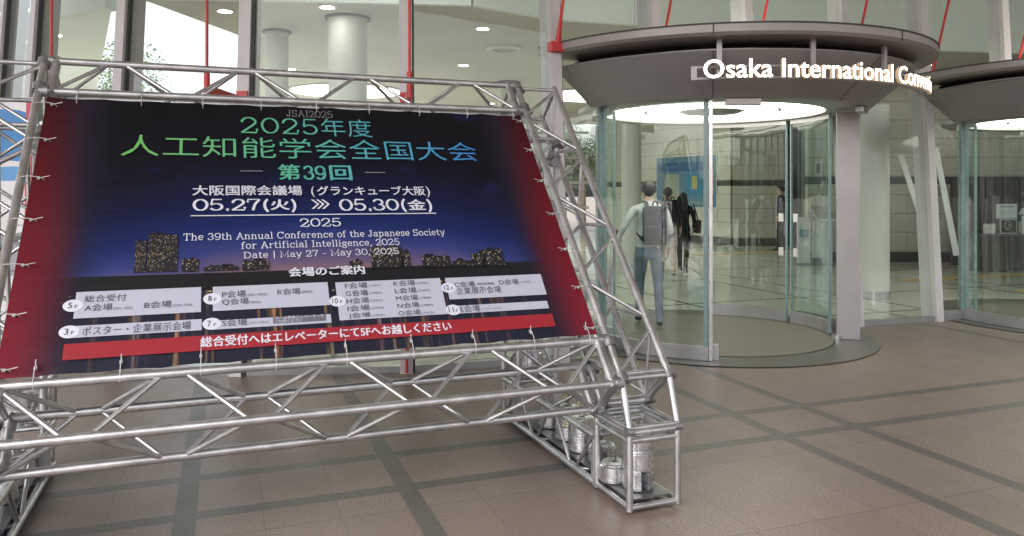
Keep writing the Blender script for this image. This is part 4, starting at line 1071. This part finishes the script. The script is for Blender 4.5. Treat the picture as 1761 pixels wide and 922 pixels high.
def pack(loc, rz, size, z, mat, label, straps=True, lean=0.):
    t = thing('backpack', (loc[0], loc[1], z), label, 'backpack', None, rz)
    Mw = WM[t.name]
    w, d, h = size
    def add(name, c, s, bev, m_):
        m = MB().box(c, s); m.v = [Mw @ q for q in m.v]; return m.build(name, m_, t, 60, bevel=bev)
    add('body', (0, 0, h/2), (w, d, h), min(w, d)*.33, mat)
    add('front_pocket', (0, -d/2 - .015, h*.30), (w*.78, .07, h*.42), .028, mat)
    m = MB().path([Mw @ Vector(q) for q in ((-.03, d*.3, h), (-.02, d*.3, h+.05), (.02, d*.3, h+.05), (.03, d*.3, h))], .009); m.build('grab_handle', mat, t)
    if straps:
        for sx in (-1, 1):
            pts = [(sx*.08, -.01, h*.90), (sx*.105, d*.5 + .02, h + .035), (sx*.125, d*.5 + .10, h + .055), (sx*.14, d*.5 + .19, h + .02), (sx*.15, d*.5 + .255, h*.75), (sx*.19, d*.5 + .19, h*.45), (sx*.195, d*.5 + .08, h*.25), (sx*w*.42, d*.2, h*.08)]
            m = MB()
            for a, b in zip(pts, pts[1:]): m.bar(Mw @ Vector(a), Mw @ Vector(b), .045, .014, (0, 0, 1))
            m.build('strap', mat, t)
    return t
whs = fab('pale_shirt', (.60, .60, .61)); jean = fab('blue_grey_trousers', (.17, .20, .27)); blk = fab('black_cloth', (.018, .018, .02)); bei = fab('beige_cloth', (.34, .27, .20)); navy = fab('navy_cloth', (.03, .04, .07)); shoe = fab('dark_shoe', (.03, .028, .026)); teal = fab('slate_backpack', (.018, .026, .034))
pa = (1.62, 9.15, .016)
person(pa, R(-4), 1.71, 'man in a pale shirt and blue grey trousers walking through the nearer revolving door', whs, jean, shoe, .03, ((-.31, -.04, 1.16), (-.40, .06, .94)), ((.25, -.06, 1.13), (.24, .07, .90)), .13)
pack((pa[0]+.035, pa[1]-.20), R(-12), (.28, .15, .45), .985, teal, 'slate grey backpack worn by the man in the pale shirt')
pb = (2.94, 14.6, .006)
person(pb, R(-8), 1.68, 'person in a dark top and beige trousers ahead of the man with the slate backpack', bei, bei, shoe, .02, None, None, .12)
pack((pb[0]+.06, pb[1]-.2), R(-8), (.32, .17, .50), .95, blk, 'black backpack worn by the person in beige trousers')
pc = (3.36, 15.2, .006)
person(pc, R(-25), 1.58, 'long haired woman in dark clothes walking into the lobby with a shoulder bag', blk, blk, shoe, .02, None, ((.24, .0, 1.14), (.2, .1, .95)), .13, 'long', True)
t = thing('shoulder_bag', (pc[0]+.27, pc[1]-.02, .80), 'dark shoulder bag hanging beside the long haired woman', 'bag')
m = MB().box((pc[0]+.27, pc[1]-.02, .92), (.12, .30, .26)); m.build('body', fab('dark_brown_bag', (.05, .04, .04)), t, 60, bevel=.03)
MB().path([(pc[0]+.27, pc[1]-.12, 1.03), (pc[0]+.2, pc[1]-.04, 1.36), (pc[0]+.22, pc[1]+.04, 1.36), (pc[0]+.27, pc[1]+.08, 1.03)], .012).build('strap', blk, t)
person((7.20, 20.7, .006), R(70), 1.76, 'man in a dark navy suit standing at the corridor deep in the lobby', navy, blk, shoe, .0, None, None, .04)

# ------------------------------------------------------------------ trees
def leaf_mat(name, c):
    m = Mat(name, c, .55); v, _ = m.coords()
    n = m.noise(v, 1.6, 3)
    m.color(m.mix(n.ss(.35, .65), tuple(q*.6 for q in c), tuple(q*1.5 for q in c)))
    return m.m
LEAF = leaf_mat('leaf', (.07, .12, .035)); BARK = wear('bark', (.12, .09, .065), .85, 0, 9, .3, .5)
def tree(h, seed, n=11000):
    r = random.Random(seed)
    t = thing('tree', (0, 0, 0), 'tree', 'tree', 'street trees outside the hall')
    m = MB(); top = Vector((r.uniform(-.2,.2), r.uniform(-.2,.2), h*.55))
    m.tube((0,0,0), top*.55, .17, 10, .12); m.tube(top*.55, top, .12, 10, .07)
    clumps = []
    for i in range(14):
        a = r.uniform(0, 2*PI); q = top*r.uniform(.5, 1.); l = r.uniform(.22, .40)*h
        e = q + Vector((math.cos(a)*l*.8, math.sin(a)*l*.8, l*r.uniform(.25, .9)))
        m.tube(q, e, .055, 6, .015); clumps.append((e, r.uniform(.10, .19)*h)); clumps.append((q.lerp(e, .6), r.uniform(.08, .14)*h))
    m.build('trunk', BARK, t, 60)
    c = MB()
    for i in range(n):
        p, rad = r.choice(clumps)
        d = Vector((r.gauss(0,1), r.gauss(0,1), r.gauss(0,.75))); d = d.normalized()*rad*r.random()**.45
        q = p + d; s = r.uniform(.035, .08)*h/7
        u = Vector((r.gauss(0,1), r.gauss(0,1), r.gauss(0,.6))).normalized(); w = u.orthogonal().normalized()
        c.add([q - u*s, q + w*s*.45, q + u*s, q - w*s*.45], [(0,1,2,3)])
    c.build('crown', LEAF, t)
    return t
t0 = tree(6.5, 3); t0.location = (-11.6, 22.5, 0); t0.scale = (.96,)*3; t0['label'] = 'leafy tree outside seen through the white gap left of the columns'
for i, (x, y, rz, sc, lab) in enumerate(((-9.5, -15, .5, .62, 'street tree behind the viewer, left of the others'), (-3.2, -17.5, 2., .6, 'low street tree straight behind the viewer'), (3.4, -15.5, 3.6, 1.4, 'street tree behind the viewer facing the door'), (11.5, -16.5, 5.1, 1.6, 'street tree behind the viewer, right of the others'), (-1.2, 36, 1., 1.0, 'green tree outside beyond the far lobby windows'), (3.2, 35, 4., .9, 'second green tree outside beyond the far lobby windows'))):
    c = copy_tree(t0); c.location = (x, y, 0); c.rotation_euler.z = rz; c.scale = (sc,)*3; c['label'] = lab

hm = MB(); hr = random.Random(5)  # unseen leafy screen, added to darken what the door glass reflects
for i in range(5200):
    x = hr.uniform(-26, 26); z = 2.3*hr.random()**.7; y = -20 + hr.choice((-.55, .55))*(1 if z < 2.1 else hr.random()) + hr.gauss(0, .08)
    q = Vector((x, y, z + .05)); sz = hr.uniform(.10, .22)
    u = Vector((hr.gauss(0,1), hr.gauss(0,.5), hr.gauss(0,1))).normalized(); w = u.orthogonal().normalized()
    hm.add([q - u*sz, q + w*sz*.7, q + u*sz, q - w*sz*.7], [(0,1,2,3)])
hm.box((0, -20, 1.05), (52, .9, 2.1))
hg = hm.build('reflection_screen', leaf_mat('screen_leaf', (.05, .075, .03)), None, loc=(0, -20, 0)); tag(hg, 'unseen leafy screen added behind the viewer to darken the door reflections', 'reflection_screen')
